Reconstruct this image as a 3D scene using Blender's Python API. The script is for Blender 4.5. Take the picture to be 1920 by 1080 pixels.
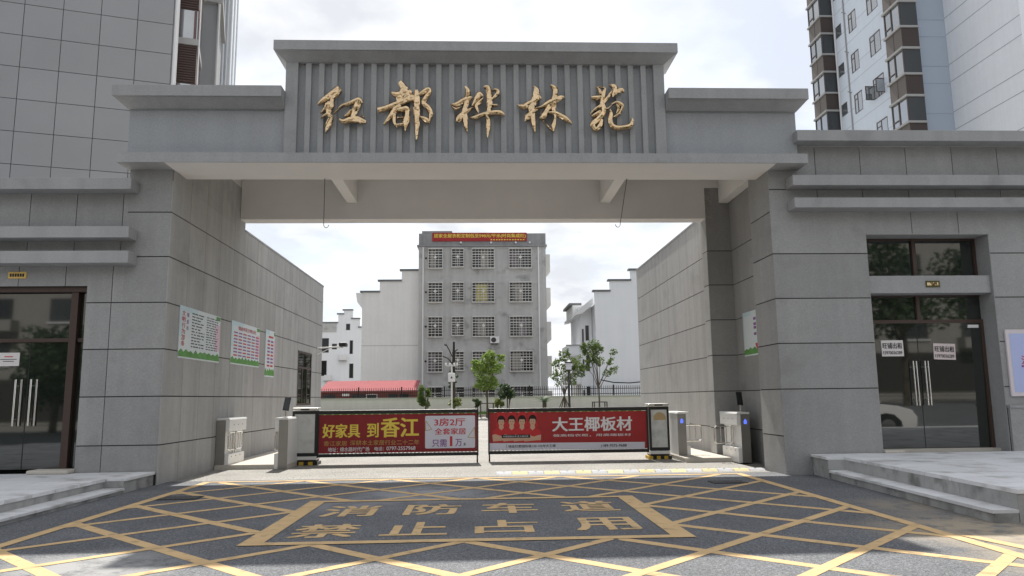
import bpy, bmesh, math, random
from mathutils import Vector, Matrix
random.seed(7)
sc = bpy.context.scene
for o in list(bpy.data.objects): bpy.data.objects.remove(o)
COL = sc.collection
rad = math.radians

# ------------------------------------------------------------------ camera
FPX, YAW, PITCH, ROLL = 1407.2, rad(2.4525), rad(8.3416), rad(-0.6701)
CAM = Vector((0, 0, 1.5))
_f = Vector((math.sin(YAW)*math.cos(PITCH), math.cos(YAW)*math.cos(PITCH), math.sin(PITCH)))
_r = Vector((math.cos(YAW), -math.sin(YAW), 0)); _u = _r.cross(_f)
RT = _r*math.cos(ROLL) + _u*math.sin(ROLL); UP = -_r*math.sin(ROLL) + _u*math.cos(ROLL); FW = _f
cd = bpy.data.cameras.new('camera'); cam = bpy.data.objects.new('camera', cd); COL.objects.link(cam)
cd.sensor_width = 36; cd.lens = FPX/1920*36; cd.clip_start = .05; cd.clip_end = 3000
cam.matrix_world = Matrix(((RT.x, UP.x, -FW.x, CAM.x), (RT.y, UP.y, -FW.y, CAM.y), (RT.z, UP.z, -FW.z, CAM.z), (0, 0, 0, 1)))
sc.camera = cam

def P(px, py, **k):
    """pixel of the 1920x1080 photograph -> point on the plane X=, Y= or Z="""
    w = FW + RT*((px-960)/FPX) - UP*((py-540)/FPX)
    (a, v), = k.items(); i = 'XYZ'.index(a)
    return CAM + w*((v-CAM[i])/w[i])

# ------------------------------------------------------------------ sky + sun
SUN_EL, SUN_AZ = rad(52.0), rad(-4)      # azimuth from +Y towards +X
wd = bpy.data.worlds.new('World'); sc.world = wd; wd.use_nodes = True
nt = wd.node_tree; N = nt.nodes; Lk = nt.links; N.clear()
wo = N.new('ShaderNodeOutputWorld'); bg = N.new('ShaderNodeBackground'); bg.inputs[1].default_value = .1
sky = N.new('ShaderNodeTexSky'); sky.sky_type = 'NISHITA'; sky.sun_disc = False
sky.sun_elevation = SUN_EL; sky.sun_rotation = SUN_AZ; sky.air_density = 1.0; sky.dust_density = 1.5; sky.ozone_density = 1.0
tc = N.new('ShaderNodeTexCoord'); sep = N.new('ShaderNodeSeparateXYZ'); Lk.new(tc.outputs['Generated'], sep.inputs[0])
dz = N.new('ShaderNodeMath'); dz.operation = 'MAXIMUM'; dz.inputs[1].default_value = 0; Lk.new(sep.outputs[2], dz.inputs[0])
dz2 = N.new('ShaderNodeMath'); dz2.inputs[1].default_value = .22; Lk.new(dz.outputs[0], dz2.inputs[0])
inv = N.new('ShaderNodeMath'); inv.operation = 'DIVIDE'; inv.inputs[0].default_value = 1; Lk.new(dz2.outputs[0], inv.inputs[1])
vs = N.new('ShaderNodeVectorMath'); vs.operation = 'SCALE'; Lk.new(tc.outputs['Generated'], vs.inputs[0]); Lk.new(inv.outputs[0], vs.inputs[3])
n1 = N.new('ShaderNodeTexNoise'); n1.inputs['Scale'].default_value = 1.6; n1.inputs['Detail'].default_value = 9; n1.inputs['Roughness'].default_value = .56
mp = N.new('ShaderNodeMapping'); mp.inputs['Location'].default_value = (3.1, 1.7, .4); Lk.new(vs.outputs[0], mp.inputs[0]); Lk.new(mp.outputs[0], n1.inputs[0])
cr = N.new('ShaderNodeValToRGB'); Lk.new(n1.outputs[0], cr.inputs[0])
cr.color_ramp.elements[0].position = .36; cr.color_ramp.elements[0].color = (.68, .68, .68, 1)
cr.color_ramp.elements[1].position = .56; cr.color_ramp.elements[1].color = (1, 1, 1, 1)
n2 = N.new('ShaderNodeTexNoise'); n2.inputs['Scale'].default_value = 3.4; n2.inputs['Detail'].default_value = 8; Lk.new(mp.outputs[0], n2.inputs[0])
cr2 = N.new('ShaderNodeValToRGB'); Lk.new(n2.outputs[0], cr2.inputs[0])
cr2.color_ramp.elements[0].position = .4; cr2.color_ramp.elements[0].color = (4.6, 4.76, 5.06, 1)
cr2.color_ramp.elements[1].position = .56; cr2.color_ramp.elements[1].color = (6.1, 6.15, 6.25, 1)
mx = N.new('ShaderNodeMixRGB'); Lk.new(cr.outputs[0], mx.inputs[0]); Lk.new(sky.outputs[0], mx.inputs[1]); Lk.new(cr2.outputs[0], mx.inputs[2])
Lk.new(mx.outputs[0], bg.inputs[0]); Lk.new(bg.outputs[0], wo.inputs[0])
sl = bpy.data.lights.new('sun', 'SUN'); sl.energy = 4.0; sl.angle = rad(.8); sl.color = (1, .95, .87)
so = bpy.data.objects.new('sun', sl); COL.objects.link(so); so.location = (0, 40, 60)
sdir = Vector((math.sin(SUN_AZ)*math.cos(SUN_EL), math.cos(SUN_AZ)*math.cos(SUN_EL), math.sin(SUN_EL)))
so.rotation_euler = sdir.to_track_quat('Z', 'Y').to_euler()
sc.view_settings.view_transform = 'Standard'; sc.view_settings.look = 'None'
sc.view_settings.exposure = 0.85; sc.view_settings.gamma = 1.0; sc.view_settings.use_curve_mapping = False

# ------------------------------------------------------------------ materials
MATS = {}
def mat(name, col, rough=.8, spec=.3, metal=0., noise=(), streak=0., bump=None, rnd=0., rmap=None, emit=None, stain=None, ior=None):
    if name in MATS: return MATS[name]
    m = bpy.data.materials.new(name); m.use_nodes = True; MATS[name] = m
    nt = m.node_tree; n = nt.nodes; l = nt.links
    b = n['Principled BSDF']; b.inputs['Roughness'].default_value = rough; b.inputs['Metallic'].default_value = metal
    b.inputs['Specular IOR Level'].default_value = spec
    if ior: b.inputs['IOR'].default_value = ior
    if emit:
        b.inputs['Emission Color'].default_value = (*emit[:3], 1); b.inputs['Emission Strength'].default_value = emit[3]
    g = n.new('ShaderNodeNewGeometry'); fac = None
    def mul(a, bb):
        if a is None: return bb
        q = n.new('ShaderNodeMath'); q.operation = 'MULTIPLY'; l.new(a, q.inputs[0]); l.new(bb, q.inputs[1]); return q.outputs[0]
    def amt(sock, a):
        q = n.new('ShaderNodeMath'); q.operation = 'MULTIPLY_ADD'; l.new(sock, q.inputs[0]); q.inputs[1].default_value = 2*a; q.inputs[2].default_value = 1-a; return q.outputs[0]
    for (s, a) in noise:
        t = n.new('ShaderNodeTexNoise'); t.inputs['Scale'].default_value = s; t.inputs['Detail'].default_value = 4; l.new(g.outputs['Position'], t.inputs[0])
        fac = mul(fac, amt(t.outputs[0], a))
    if streak:
        mpn = n.new('ShaderNodeMapping'); mpn.inputs['Scale'].default_value = (2.6, 2.6, .12); l.new(g.outputs['Position'], mpn.inputs[0])
        t = n.new('ShaderNodeTexNoise'); t.inputs['Scale'].default_value = 1.5; t.inputs['Detail'].default_value = 5; l.new(mpn.outputs[0], t.inputs[0])
        fac = mul(fac, amt(t.outputs[0], streak))
    if rnd:
        oi = n.new('ShaderNodeObjectInfo'); fac = mul(fac, amt(oi.outputs['Random'], rnd))
    if fac is None: b.inputs['Base Color'].default_value = (*col, 1)
    else:
        c = n.new('ShaderNodeRGB'); c.outputs[0].default_value = (*col, 1)
        v = n.new('ShaderNodeVectorMath'); v.operation = 'SCALE'; l.new(c.outputs[0], v.inputs[0]); l.new(fac, v.inputs[3])
        out = v.outputs[0]
        if stain:      # (colour, noise scale, lo, hi)
            t = n.new('ShaderNodeTexNoise'); t.inputs['Scale'].default_value = stain[1]; t.inputs['Detail'].default_value = 6; l.new(g.outputs['Position'], t.inputs[0])
            r = n.new('ShaderNodeMapRange'); r.inputs[1].default_value = stain[2]; r.inputs[2].default_value = stain[3]; l.new(t.outputs[0], r.inputs[0])
            x = n.new('ShaderNodeMixRGB'); l.new(r.outputs[0], x.inputs[0]); l.new(out, x.inputs[1]); x.inputs[2].default_value = (*stain[0], 1); out = x.outputs[0]
        l.new(out, b.inputs['Base Color'])
    if bump:
        t = n.new('ShaderNodeTexNoise'); t.inputs['Scale'].default_value = bump[0]; t.inputs['Detail'].default_value = 3; l.new(g.outputs['Position'], t.inputs[0])
        bn = n.new('ShaderNodeBump'); bn.inputs['Strength'].default_value = bump[1]; bn.inputs['Distance'].default_value = bump[2]; l.new(t.outputs[0], bn.inputs['Height']); l.new(bn.outputs[0], b.inputs['Normal'])
    return m

stone = mat('stone_paint', (.305, .307, .305), .85, .2, noise=((85, .3), (28, .14), (1.1, .1), (7, .07)), streak=.13, bump=(130, .5, .005), rnd=.075, stain=((.2, .2, .195), 1.3, .6, .95))
stone2 = mat('stone_trim', (.33, .335, .34), .85, .2, noise=((85, .28), (28, .12), (1.3, .1)), streak=.14, bump=(130, .5, .005), rnd=.03, stain=((.2, .2, .2), 1.6, .6, .95))
stone_side = mat('stone_passage', (.37, .37, .365), .85, .2, noise=((85, .25), (28, .12), (1.0, .1), (6, .08)), streak=.22, bump=(120, .5, .005), rnd=.06, stain=((.26, .26, .255), 1.1, .58, .9))
groove = mat('joint', (.06, .06, .062), .9, .1)
stone_sign = mat('sign_face', (.335, .35, .365), .85, .2, noise=((85, .28), (28, .12), (1.3, .08)), streak=.1, bump=(130, .5, .005))
white = mat('soffit_paint', (.72, .705, .69), .75, .25, noise=((2, .05), (.6, .05)), bump=(40, .08, .004))
brown = mat('brown_frame', (.06, .038, .03), .5, .4, noise=((20, .15),))
darkframe = mat('dark_frame', (.04, .036, .034), .45, .4)
steel = mat('brushed_steel', (.62, .61, .58), .32, .5, metal=1, noise=((3, .08), (60, .05)))
steel_w = mat('white_steel', (.72, .72, .71), .4, .5, noise=((5, .05),))
steel_d = mat('steel_front', (.33, .32, .3), .38, .5, metal=.7, noise=((4, .1),))
chrome = mat('chrome', (.75, .74, .72), .14, .5, metal=1)
black = mat('black_paint', (.016, .017, .018), .42, .4, noise=((8, .2),))
rubber = mat('rubber', (.02, .02, .02), .75, .2)
gold = mat('gold_mirror', (.62, .46, .28), .05, .5, metal=1, noise=((5, .2),), bump=(2.3, .9, .12))
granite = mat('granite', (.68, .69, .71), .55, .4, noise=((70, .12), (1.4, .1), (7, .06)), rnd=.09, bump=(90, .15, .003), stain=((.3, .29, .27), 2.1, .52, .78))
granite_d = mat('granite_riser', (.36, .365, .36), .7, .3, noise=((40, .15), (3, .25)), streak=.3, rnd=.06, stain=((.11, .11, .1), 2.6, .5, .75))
concrete = mat('pale_concrete', (.5, .47, .42), .85, .2, noise=((30, .1), (1.5, .12)), rnd=.03)
yellow = mat('road_yellow', (.58, .415, .23), .9, .05, noise=((60, .12), (2.2, .16), (9, .08)), stain=((.2, .17, .12), 6.0, .55, .85))
redp = mat('banner_red', (.235, .022, .026), .55, .3, noise=((2.5, .16), (.9, .2)))
redb = mat('banner_bright_red', (.33, .028, .03), .55, .3, noise=((2.5, .16), (.9, .2)))
shirt = mat('print_shirt_red', (.5, .04, .045), .6, .2)
skin = mat('print_skin', (.56, .36, .26), .6, .2); hair = mat('print_hair', (.03, .02, .018), .7, .2)
ytext = mat('print_yellow', (.74, .58, .1), .6, .2); gtext = mat('print_gold', (.45, .31, .1), .6, .2)
wtext = mat('print_white', (.72, .72, .74), .6, .2); ktext = mat('print_black', (.03, .03, .035), .6, .2)
rtext = mat('print_red', (.5, .05, .06), .6, .2); ptext = mat('print_purple', (.25, .1, .3), .6, .2)
lilac = mat('print_lilac_white', (.62, .62, .7), .55, .3, noise=((2, .05),))
paper = mat('paper', (.68, .65, .64), .7, .2, noise=((9, .05),))
pole_w = mat('white_pole', (.7, .7, .7), .5, .4)

def glassmat(name, col, rough=.03, ior=2.1):
    return mat(name, col, rough, .5, ior=ior, noise=((.7, .4),))
glass = glassmat('dark_shop_glass', (.012, .016, .013))
glass_up = glassmat('upper_glass', (.014, .018, .017))
glass_pale = mat('sky_glass', (.1, .12, .135), .05, .5, ior=3.8)
glass_far = mat('far_window_glass', (.03, .034, .036), .1, .5, ior=1.6, rnd=.6)

def asphalt(name, base, dust, dlo, dhi, patches=None):
    m = bpy.data.materials.new(name); m.use_nodes = True; nt = m.node_tree; n = nt.nodes; l = nt.links; b = n['Principled BSDF']
    b.inputs['Roughness'].default_value = .82; b.inputs['Specular IOR Level'].default_value = .35
    g = n.new('ShaderNodeNewGeometry')
    def nz(s, d=4, r=.5):
        t = n.new('ShaderNodeTexNoise'); t.inputs['Scale'].default_value = s; t.inputs['Detail'].default_value = d; t.inputs['Roughness'].default_value = r; l.new(g.outputs['Position'], t.inputs[0]); return t.outputs[0]
    def rng(s, a, bb, c=0., d=1.):
        r = n.new('ShaderNodeMapRange'); l.new(s, r.inputs[0])
        for i, v in enumerate((a, bb, c, d)): r.inputs[i+1].default_value = v
        return r.outputs[0]
    def mixc(f, a, bcol):
        x = n.new('ShaderNodeMixRGB'); l.new(f, x.inputs[0]); l.new(a, x.inputs[1]); x.inputs[2].default_value = (*bcol, 1); return x.outputs[0]
    vor = n.new('ShaderNodeTexVoronoi'); vor.inputs['Scale'].default_value = 95; l.new(g.outputs['Position'], vor.inputs[0])
    spk = rng(vor.outputs['Color'], .1, .95, .45, 1.75)
    big = rng(nz(.9), .25, .75, .8, 1.2); mid = rng(nz(26, 3), .3, .7, .72, 1.3); m0 = n.new('ShaderNodeMath'); m0.operation = 'MULTIPLY'; l.new(big, m0.inputs[0]); l.new(mid, m0.inputs[1]); big = m0.outputs[0]
    mm = n.new('ShaderNodeMath'); mm.operation = 'MULTIPLY'; l.new(spk, mm.inputs[0]); l.new(big, mm.inputs[1])
    c = n.new('ShaderNodeRGB'); c.outputs[0].default_value = (*base, 1)
    v = n.new('ShaderNodeVectorMath'); v.operation = 'SCALE'; l.new(c.outputs[0], v.inputs[0]); l.new(mm.outputs[0], v.inputs[3])
    out = mixc(rng(nz(.55, 7, .62), dlo, dhi, 0, .8), v.outputs[0], dust)
    crumb = rng(nz(34, 2), .66, .71); out = mixc(crumb, out, (.3, .29, .27))
    if patches:
        for (cx, cy, rr, colr) in patches:
            d = n.new('ShaderNodeVectorMath'); d.operation = 'DISTANCE'; l.new(g.outputs['Position'], d.inputs[0]); d.inputs[1].default_value = (cx, cy, 0)
            k = rng(d.outputs['Value'], rr*.35, rr, 1, 0); q = n.new('ShaderNodeMath'); q.operation = 'MULTIPLY'
            l.new(k, q.inputs[0]); l.new(rng(nz(3.2, 8, .65),   .34, .52, 0, .95), q.inputs[1]); out = mixc(q.outputs[0], out, colr)
    l.new(out, b.inputs['Base Color'])
    bn = n.new('ShaderNodeBump'); bn.inputs['Strength'].default_value = .5; bn.inputs['Distance'].default_value = .006; l.new(vor.outputs['Distance'], bn.inputs['Height']); l.new(bn.outputs[0], b.inputs['Normal'])
    return m
MUD = (.34, .29, .22)
asph = asphalt('asphalt_new', (.108, .114, .125), (.19, .185, .175), .56, .8,
               patches=((5.6, 8.3, 1.5, MUD), (5.75, 10.2, 1.0, (.22, .2, .17)), (-.9, 12.4, 1.3, (.3, .31, .33)), (-2.0, 11.4, 1.2, (.2, .205, .22)), (-3.6, 7.4, 1.0, (.3, .3, .3)), (5.6, 6.6, 1.4, MUD)))  # tan mud beside the right step, plus paler grey noise-edged patches
asph_old = asphalt('asphalt_worn', (.235, .228, .214), (.27, .26, .24), .45, .75)

# ------------------------------------------------------------------ mesh helpers
def frustum(x0, x1, y0, x2, x3, y2, yb, z1, z0):
    return MB().add([(x0, y0, z1), (x1, y0, z1), (x1, yb, z1), (x0, yb, z1), (x2, y2, z0), (x3, y2, z0), (x3, yb-.02, z0), (x2, yb-.02, z0)], [(0, 1, 2, 3), (4, 5, 6, 7), (0, 1, 5, 4), (1, 2, 6, 5), (2, 3, 7, 6), (3, 0, 4, 7)])
class MB:
    def __init__(s): s.v = []; s.f = []
    def add(s, v, f):
        k = len(s.v); s.v += [tuple(p) for p in v]; s.f += [tuple(i+k for i in q) for q in f]; return s
    def box(s, x0, x1, y0, y1, z0, z1):
        return s.add([(x0, y0, z0), (x1, y0, z0), (x1, y1, z0), (x0, y1, z0), (x0, y0, z1), (x1, y0, z1), (x1, y1, z1), (x0, y1, z1)],
                     [(0, 3, 2, 1), (4, 5, 6, 7), (0, 1, 5, 4), (1, 2, 6, 5), (2, 3, 7, 6), (3, 0, 4, 7)])
    def prism(s, poly, a, b, axis='Y'):
        """poly: 2D points; axis Y: (x,z) swept in y; X: (y,z) swept in x; Z: (x,y) swept in z"""
        def m(p, t): return {'Y': (p[0], t, p[1]), 'X': (t, p[0], p[1]), 'Z': (p[0], p[1], t)}[axis]
        n = len(poly)
        return s.add([m(p, a) for p in poly]+[m(p, b) for p in poly],
                     [tuple(range(n)), tuple(range(2*n-1, n-1, -1))]+[(i, (i+1) % n, n+(i+1) % n, n+i) for i in range(n)])
    def tube(s, pts, r, n=8, cap=True):
        pts = [Vector(p) for p in pts]; rr = r if isinstance(r, (list, tuple)) else [r]*len(pts); k = len(s.v); V = []
        for i, p in enumerate(pts):
            d = (pts[min(i+1, len(pts)-1)]-pts[max(i-1, 0)]).normalized()
            a = d.cross(Vector((0, 0, 1)) if abs(d.z) < .9 else Vector((1, 0, 0))).normalized(); b = d.cross(a)
            V += [p+a*math.cos(2*math.pi*j/n)*rr[i]+b*math.sin(2*math.pi*j/n)*rr[i] for j in range(n)]
        F = [(i*n+j, i*n+(j+1) % n, (i+1)*n+(j+1) % n, (i+1)*n+j) for i in range(len(pts)-1) for j in range(n)]
        if cap: F += [tuple(range(n-1, -1, -1)), tuple(range((len(pts)-1)*n, len(pts)*n))]
        return s.add(V, F)
    def quad(s, a, b, c, d): return s.add([a, b, c, d], [(0, 1, 2, 3)])
    def mesh(s, name, m, smooth=False):
        me = bpy.data.meshes.new(name); me.from_pydata(s.v, [], s.f); me.materials.append(m)
        bm = bmesh.new(); bm.from_mesh(me); bmesh.ops.recalc_face_normals(bm, faces=bm.faces); bm.to_mesh(me); bm.free()
        if smooth:
            for p in me.polygons: p.use_smooth = True
        return me

WR = set()      # roots whose children are written in world coordinates
def link(name, me, parent=None):
    o = bpy.data.objects.new(name, me); COL.objects.link(o)
    if parent is not None:
        o.parent = parent
        if parent in WR: o.matrix_parent_inverse = Matrix.Translation(-parent.location)
    return o
def bev(o, w, seg=2):
    md = o.modifiers.new('bevel', 'BEVEL'); md.width = w; md.segments = seg; md.limit_method = 'ANGLE'; return o
def build(name, mb, m, parent=None, bevel=0, smooth=False):
    o = link(name, mb.mesh(name, m, smooth), parent)
    if bevel: bev(o, bevel)
    return o
def tag(o, label, cat, group=None, kind=None):
    if label: o['label'] = label
    if cat: o['category'] = cat
    if group: o['group'] = group
    if kind: o['kind'] = kind
    return o
def root(name, loc, label, cat, group=None, rz=0, world=True):
    o = bpy.data.objects.new(name, None); COL.objects.link(o); o.location = loc; o.rotation_euler = (0, 0, rz)
    if world: WR.add(o)
    return tag(o, label, cat, group)
def struct(o): o['kind'] = 'structure'; return o
UNIT = {}
def piece(name, parent, m, x0, x1, y0, y1, z0, z1):
    """one box piece, mesh shared through the object's scale"""
    if m.name not in UNIT: UNIT[m.name] = MB().box(-.5, .5, -.5, .5, -.5, .5).mesh('block', m)
    o = link(name, UNIT[m.name], parent)
    o.location = ((x0+x1)/2, (y0+y1)/2, (z0+z1)/2); o.scale = (x1-x0, y1-y0, z1-z0)
    return o
def cells(us, vs, holes=()):
    out = []
    for i in range(len(us)-1):
        for j in range(len(vs)-1):
            rs = [(us[i], us[i+1], vs[j], vs[j+1])]
            for (a, b, c, d) in holes:
                nr = []
                for (x0, x1, y0, y1) in rs:
                    if x1 <= a or x0 >= b or y1 <= c or y0 >= d: nr.append((x0, x1, y0, y1)); continue
                    if y0 < c: nr.append((x0, x1, y0, c))
                    if y1 > d: nr.append((x0, x1, d, y1))
                    if x0 < a: nr.append((x0, a, max(y0, c), min(y1, d)))
                    if x1 > b: nr.append((b, x1, max(y0, c), min(y1, d)))
                rs = nr
            out += [q for q in rs if q[1]-q[0] > .03 and q[3]-q[2] > .03]
    return out
def panels(parent, m, axis, t0, t1, us, vs, holes=(), gu=.007, gv=.0105, name='panel'):
    """cladding panels; axis 'Y': wall facing -Y, u=x; axis 'X': u=y. t0 outer face, t1 back face"""
    for (a, b, c, d) in cells(us, vs, holes):
        ga = gu if any(abs(a-q) < 1e-6 for q in us[1:]) else 0; gb = gu if any(abs(b-q) < 1e-6 for q in us[:-1]) else 0
        gc = gv if any(abs(c-q) < 1e-6 for q in vs[1:]) else 0; gd = gv if any(abs(d-q) < 1e-6 for q in vs[:-1]) else 0
        a += ga; b -= gb; c += gc; d -= gd
        if axis == 'Y': piece(name, parent, m, a, b, min(t0, t1), max(t0, t1), c, d)
        else: piece(name, parent, m, min(t0, t1), max(t0, t1), a, b, c, d)

TXT = {}
def text_mesh(s, off):
    if s in TXT: return TXT[s]
    cu = bpy.data.curves.new('t', 'FONT'); cu.body = s; cu.size = 1; cu.offset = 0; cu.resolution_u = 3; cu.fill_mode = 'FRONT'
    ob = bpy.data.objects.new('t', cu); COL.objects.link(ob)
    dg = bpy.context.evaluated_depsgraph_get(); me = bpy.data.meshes.new_from_object(ob.evaluated_get(dg))
    d = ([tuple(v.co) for v in me.vertices], [tuple(p.vertices) for p in me.polygons])
    bpy.data.objects.remove(ob); bpy.data.curves.remove(cu); bpy.data.meshes.remove(me)
    TXT[s] = d; return d
def text(name, s, c, ux, uy, w, h, m, parent, off=.0, keep=False, skew=0):
    V, F = text_mesh(s, off)
    if not V: return None
    x0 = min(v[0] for v in V); x1 = max(v[0] for v in V); y0 = min(v[1] for v in V); y1 = max(v[1] for v in V)
    sx = w/(x1-x0); sy = h/(y1-y0)
    if keep: sx = sy = min(sx, sy)
    c = Vector(c); ux = Vector(ux); uy = Vector(uy)
    pts = []; FF = []; nrm = ux.cross(uy); e = off*.55*sy      # bold: the glyph again, shifted, each a hair above the last
    for i, (ox, oy) in enumerate([(0, 0)] if off < .015 else [(-1, -.5), (1, -.5), (-1, .5), (1, .5), (0, 0)]):
        k = len(pts)
        for v in V:
            b = (v[1]-(y0+y1)/2)*sy+oy*e; a = (v[0]-(x0+x1)/2)*sx+ox*e
            pts.append(c+ux*a+uy*b+nrm*(.0004*i))
        FF += [tuple(q+k for q in f) for f in F]
    me = bpy.data.meshes.new(name); me.from_pydata(pts, [], FF); me.materials.append(m)
    return link(name, me, parent)
X1 = Vector((1, 0, 0)); Y1 = Vector((0, 1, 0)); Z1 = Vector((0, 0, 1))

# ================================================================== GROUND
def gz(y): return 0 if y < 24 else (.55 if y > 46 else .55*(y-24)/22)
prof = [-300, 24, 46, 900]
def sheet(name, x0, x1, y0, y1, dz, m, parent=None):
    ys = [y0]+[y for y in prof if y0 < y < y1]+[y1]; b = MB()
    for a, c in zip(ys[:-1], ys[1:]): b.quad((x0, a, gz(a)+dz), (x1, a, gz(a)+dz), (x1, c, gz(c)+dz), (x0, c, gz(c)+dz))
    return build(name, b, m, parent)
earth = mat('earth', (.23, .22, .2), .95, .1, noise=((.2, .2), (3, .15)))
struct(sheet('ground', -700, 700, -300, 900, -.03, earth))
road = struct(sheet('road', -45, 45, -14, 14.95, 0, asph))
inner = struct(sheet('inner_road', -5.9, 5.72, 14.95, 28.5, -.001, asph_old))
struct(sheet('courtyard_road', -22, 22, 28.5, 43.0, -.004, asph_old))
# box junction markings: children of the road, 4 mm above it
BX0, BX1, BY0, BY1 = -5.2, 5.05, 5.2, 14.72
IX0, IX1, IY0, IY1 = -2.56, 2.3, 8.25, 11.72
def mark(poly, z=.004): build('marking_line', MB().add([(x, y, z) for x, y in poly], [tuple(range(len(poly)))]), yellow, road)
def diag(sl, c, w=.15, z=.004):
    # line y = sl*x + c clipped to the box, cut out by the inner frame
    pts = []; n = 400; cur = []
    h = w/2*math.sqrt(2)
    for i in range(n+1):
        x = BX0+.03+(BX1-BX0-.06)*i/n; y = sl*x+c
        ok = BY0+.08 < y < BY1-.08 and not (IX0+.1 < x < IX1-.1 and IY0+.05 < y < IY1-.05)
        if ok: cur.append((x, y))
        if (not ok or i == n) and cur:
            if len(cur) > 3: pts.append((cur[0], cur[-1]))
            cur = []
    for (a, b) in pts: mark([(a[0], a[1]-h), (b[0], b[1]-h), (b[0], b[1]+h), (a[0], a[1]+h)], z)
for k in range(9): diag(-1, 3.25+1.62*k, .145, .003)
for k in range(11): diag(1, 2.15+1.58*k, .125, .0045)
for (a, b, c, d) in ((BX0, BX0+.15, BY0, BY1), (BX1-.15, BX1, BY0, BY1), (BX0, BX1, BY1-.13, BY1), (BX0, BX1, BY0, BY0+.13)):
    mark([(a, c), (b, c), (b, d), (a, d)], .006 if b-a < 1 else .0075)
mark([(5.05, 8.1), (5.22, 8.0), (5.75, 5.5), (5.6, 5.5)], .006)
for (a, b, c, d, z) in ((IX0, IX0+.24, IY0, IY1, .006), (IX1-.24, IX1, IY0, IY1, .006), (IX0, IX1, IY1-.16, IY1, .0075), (IX0, IX1, IY0, IY0+.16, .0075)):
    mark([(a, c), (b, c), (b, d), (a, d)], z)
for i, (chs, ys, y) in enumerate((('消防车道', (10.64, 10.66, 10.68, 10.72), .95), ('禁止占用', (9.1, 9.14, 9.18, 9.24), .88))):
    for ch, x, yy in zip(chs, ((-1.77, -.66, .38, 1.49), (-1.8, -.77, .3, 1.47))[i], ys):
        text('marking_character', ch, (x, yy, .004), X1, Y1, .72, y, yellow, road, off=.035)

# ================================================================== STONE PLATFORMS
def slab(name, poly, z0, z1, m, parent): build(name, MB().prism(poly, z0, z1, 'Z'), m, parent)
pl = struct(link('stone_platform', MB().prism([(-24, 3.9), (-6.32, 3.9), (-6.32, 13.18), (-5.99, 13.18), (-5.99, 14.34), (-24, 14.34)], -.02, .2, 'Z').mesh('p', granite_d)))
xs = [-6.29-.9*k for k in range(10)]; ys = [3.9+.6*k for k in range(16)]+[13.2, 13.77, 14.33]
ys = sorted(set(round(y, 3) for y in ys if y <= 12.9 or y in (13.2, 13.77, 14.33)))
for i in range(len(xs)-1):
    for j in range(len(ys)-1):
        slab('paving_slab', [(xs[i+1]+.006, ys[j]+.006), (xs[i]-.006, ys[j]+.006), (xs[i]-.006, ys[j+1]-.006), (xs[i+1]+.006, ys[j+1]-.006)], .19, .24+random.uniform(-.002, .002), granite, pl)
for (a, b) in ((13.2, 14.33),): slab('coping_slab', [(-6.285, a), (-5.96, a), (-5.96, b), (-6.285, b)], .195, .243, granite, pl)
for k in range(8):
    a = 13.16-1.17*k; slab('step_slab', [(-6.32, a-1.165), (-5.96, a-1.165), (-5.96, a), (-6.32, a)], .05, .085, granite, pl)
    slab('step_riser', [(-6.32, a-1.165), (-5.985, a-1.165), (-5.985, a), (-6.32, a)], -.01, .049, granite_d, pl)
def ex(y, o=0): return 6.55+(y-13.5)*(.31/4.8)+o     # slanted edge of the right platform
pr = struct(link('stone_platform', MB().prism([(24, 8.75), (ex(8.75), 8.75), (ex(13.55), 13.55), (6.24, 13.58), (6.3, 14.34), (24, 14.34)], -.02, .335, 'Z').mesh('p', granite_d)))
ys = [8.73+.69*k for k in range(8)]; ys[-1] = 13.56; ys.append(14.33)
for j in range(len(ys)-1):
    for i in range(16):
        a, b = ys[j], ys[j+1]; o0 = -.02+.8*i; o1 = o0+.8
        q = [(ex(a, o0)+.006, a+.006), (ex(a, o1)-.006, a+.006), (ex(b, o1)-.006, b-.006), (ex(b, o0)+.006, b-.006)]
        slab('paving_slab', q, .33, .38+random.uniform(-.002, .002), granite, pr)
slab('coping_slab', [(6.21, 13.57), (6.575, 13.57), (6.575, 14.33), (6.26, 14.33)], .334, .379, granite, pr)
slab('cheek_block', [(6.235, 13.565), (6.56, 13.565), (6.56, 13.9), (6.26, 13.9)], -.01, .333, granite_d, pr)
for k in range(4):
    a = 13.55-1.2*k; b = a-1.195
    slab('step_slab', [(ex(b, -.32), b), (ex(b, .0), b), (ex(a, 0), a), (ex(a, -.32), a)], .11, .15, granite, pr)
    slab('step_riser', [(ex(b, -.29), b), (ex(b, -.01), b), (ex(a, -.01), a), (ex(a, -.29), a)], -.01, .109, granite_d, pr)
    slab('platform_riser', [(ex(b, -.008), b), (ex(b, .05), b), (ex(a, .05), a), (ex(a, -.008), a)], .151, .329, granite_d, pr)

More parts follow.
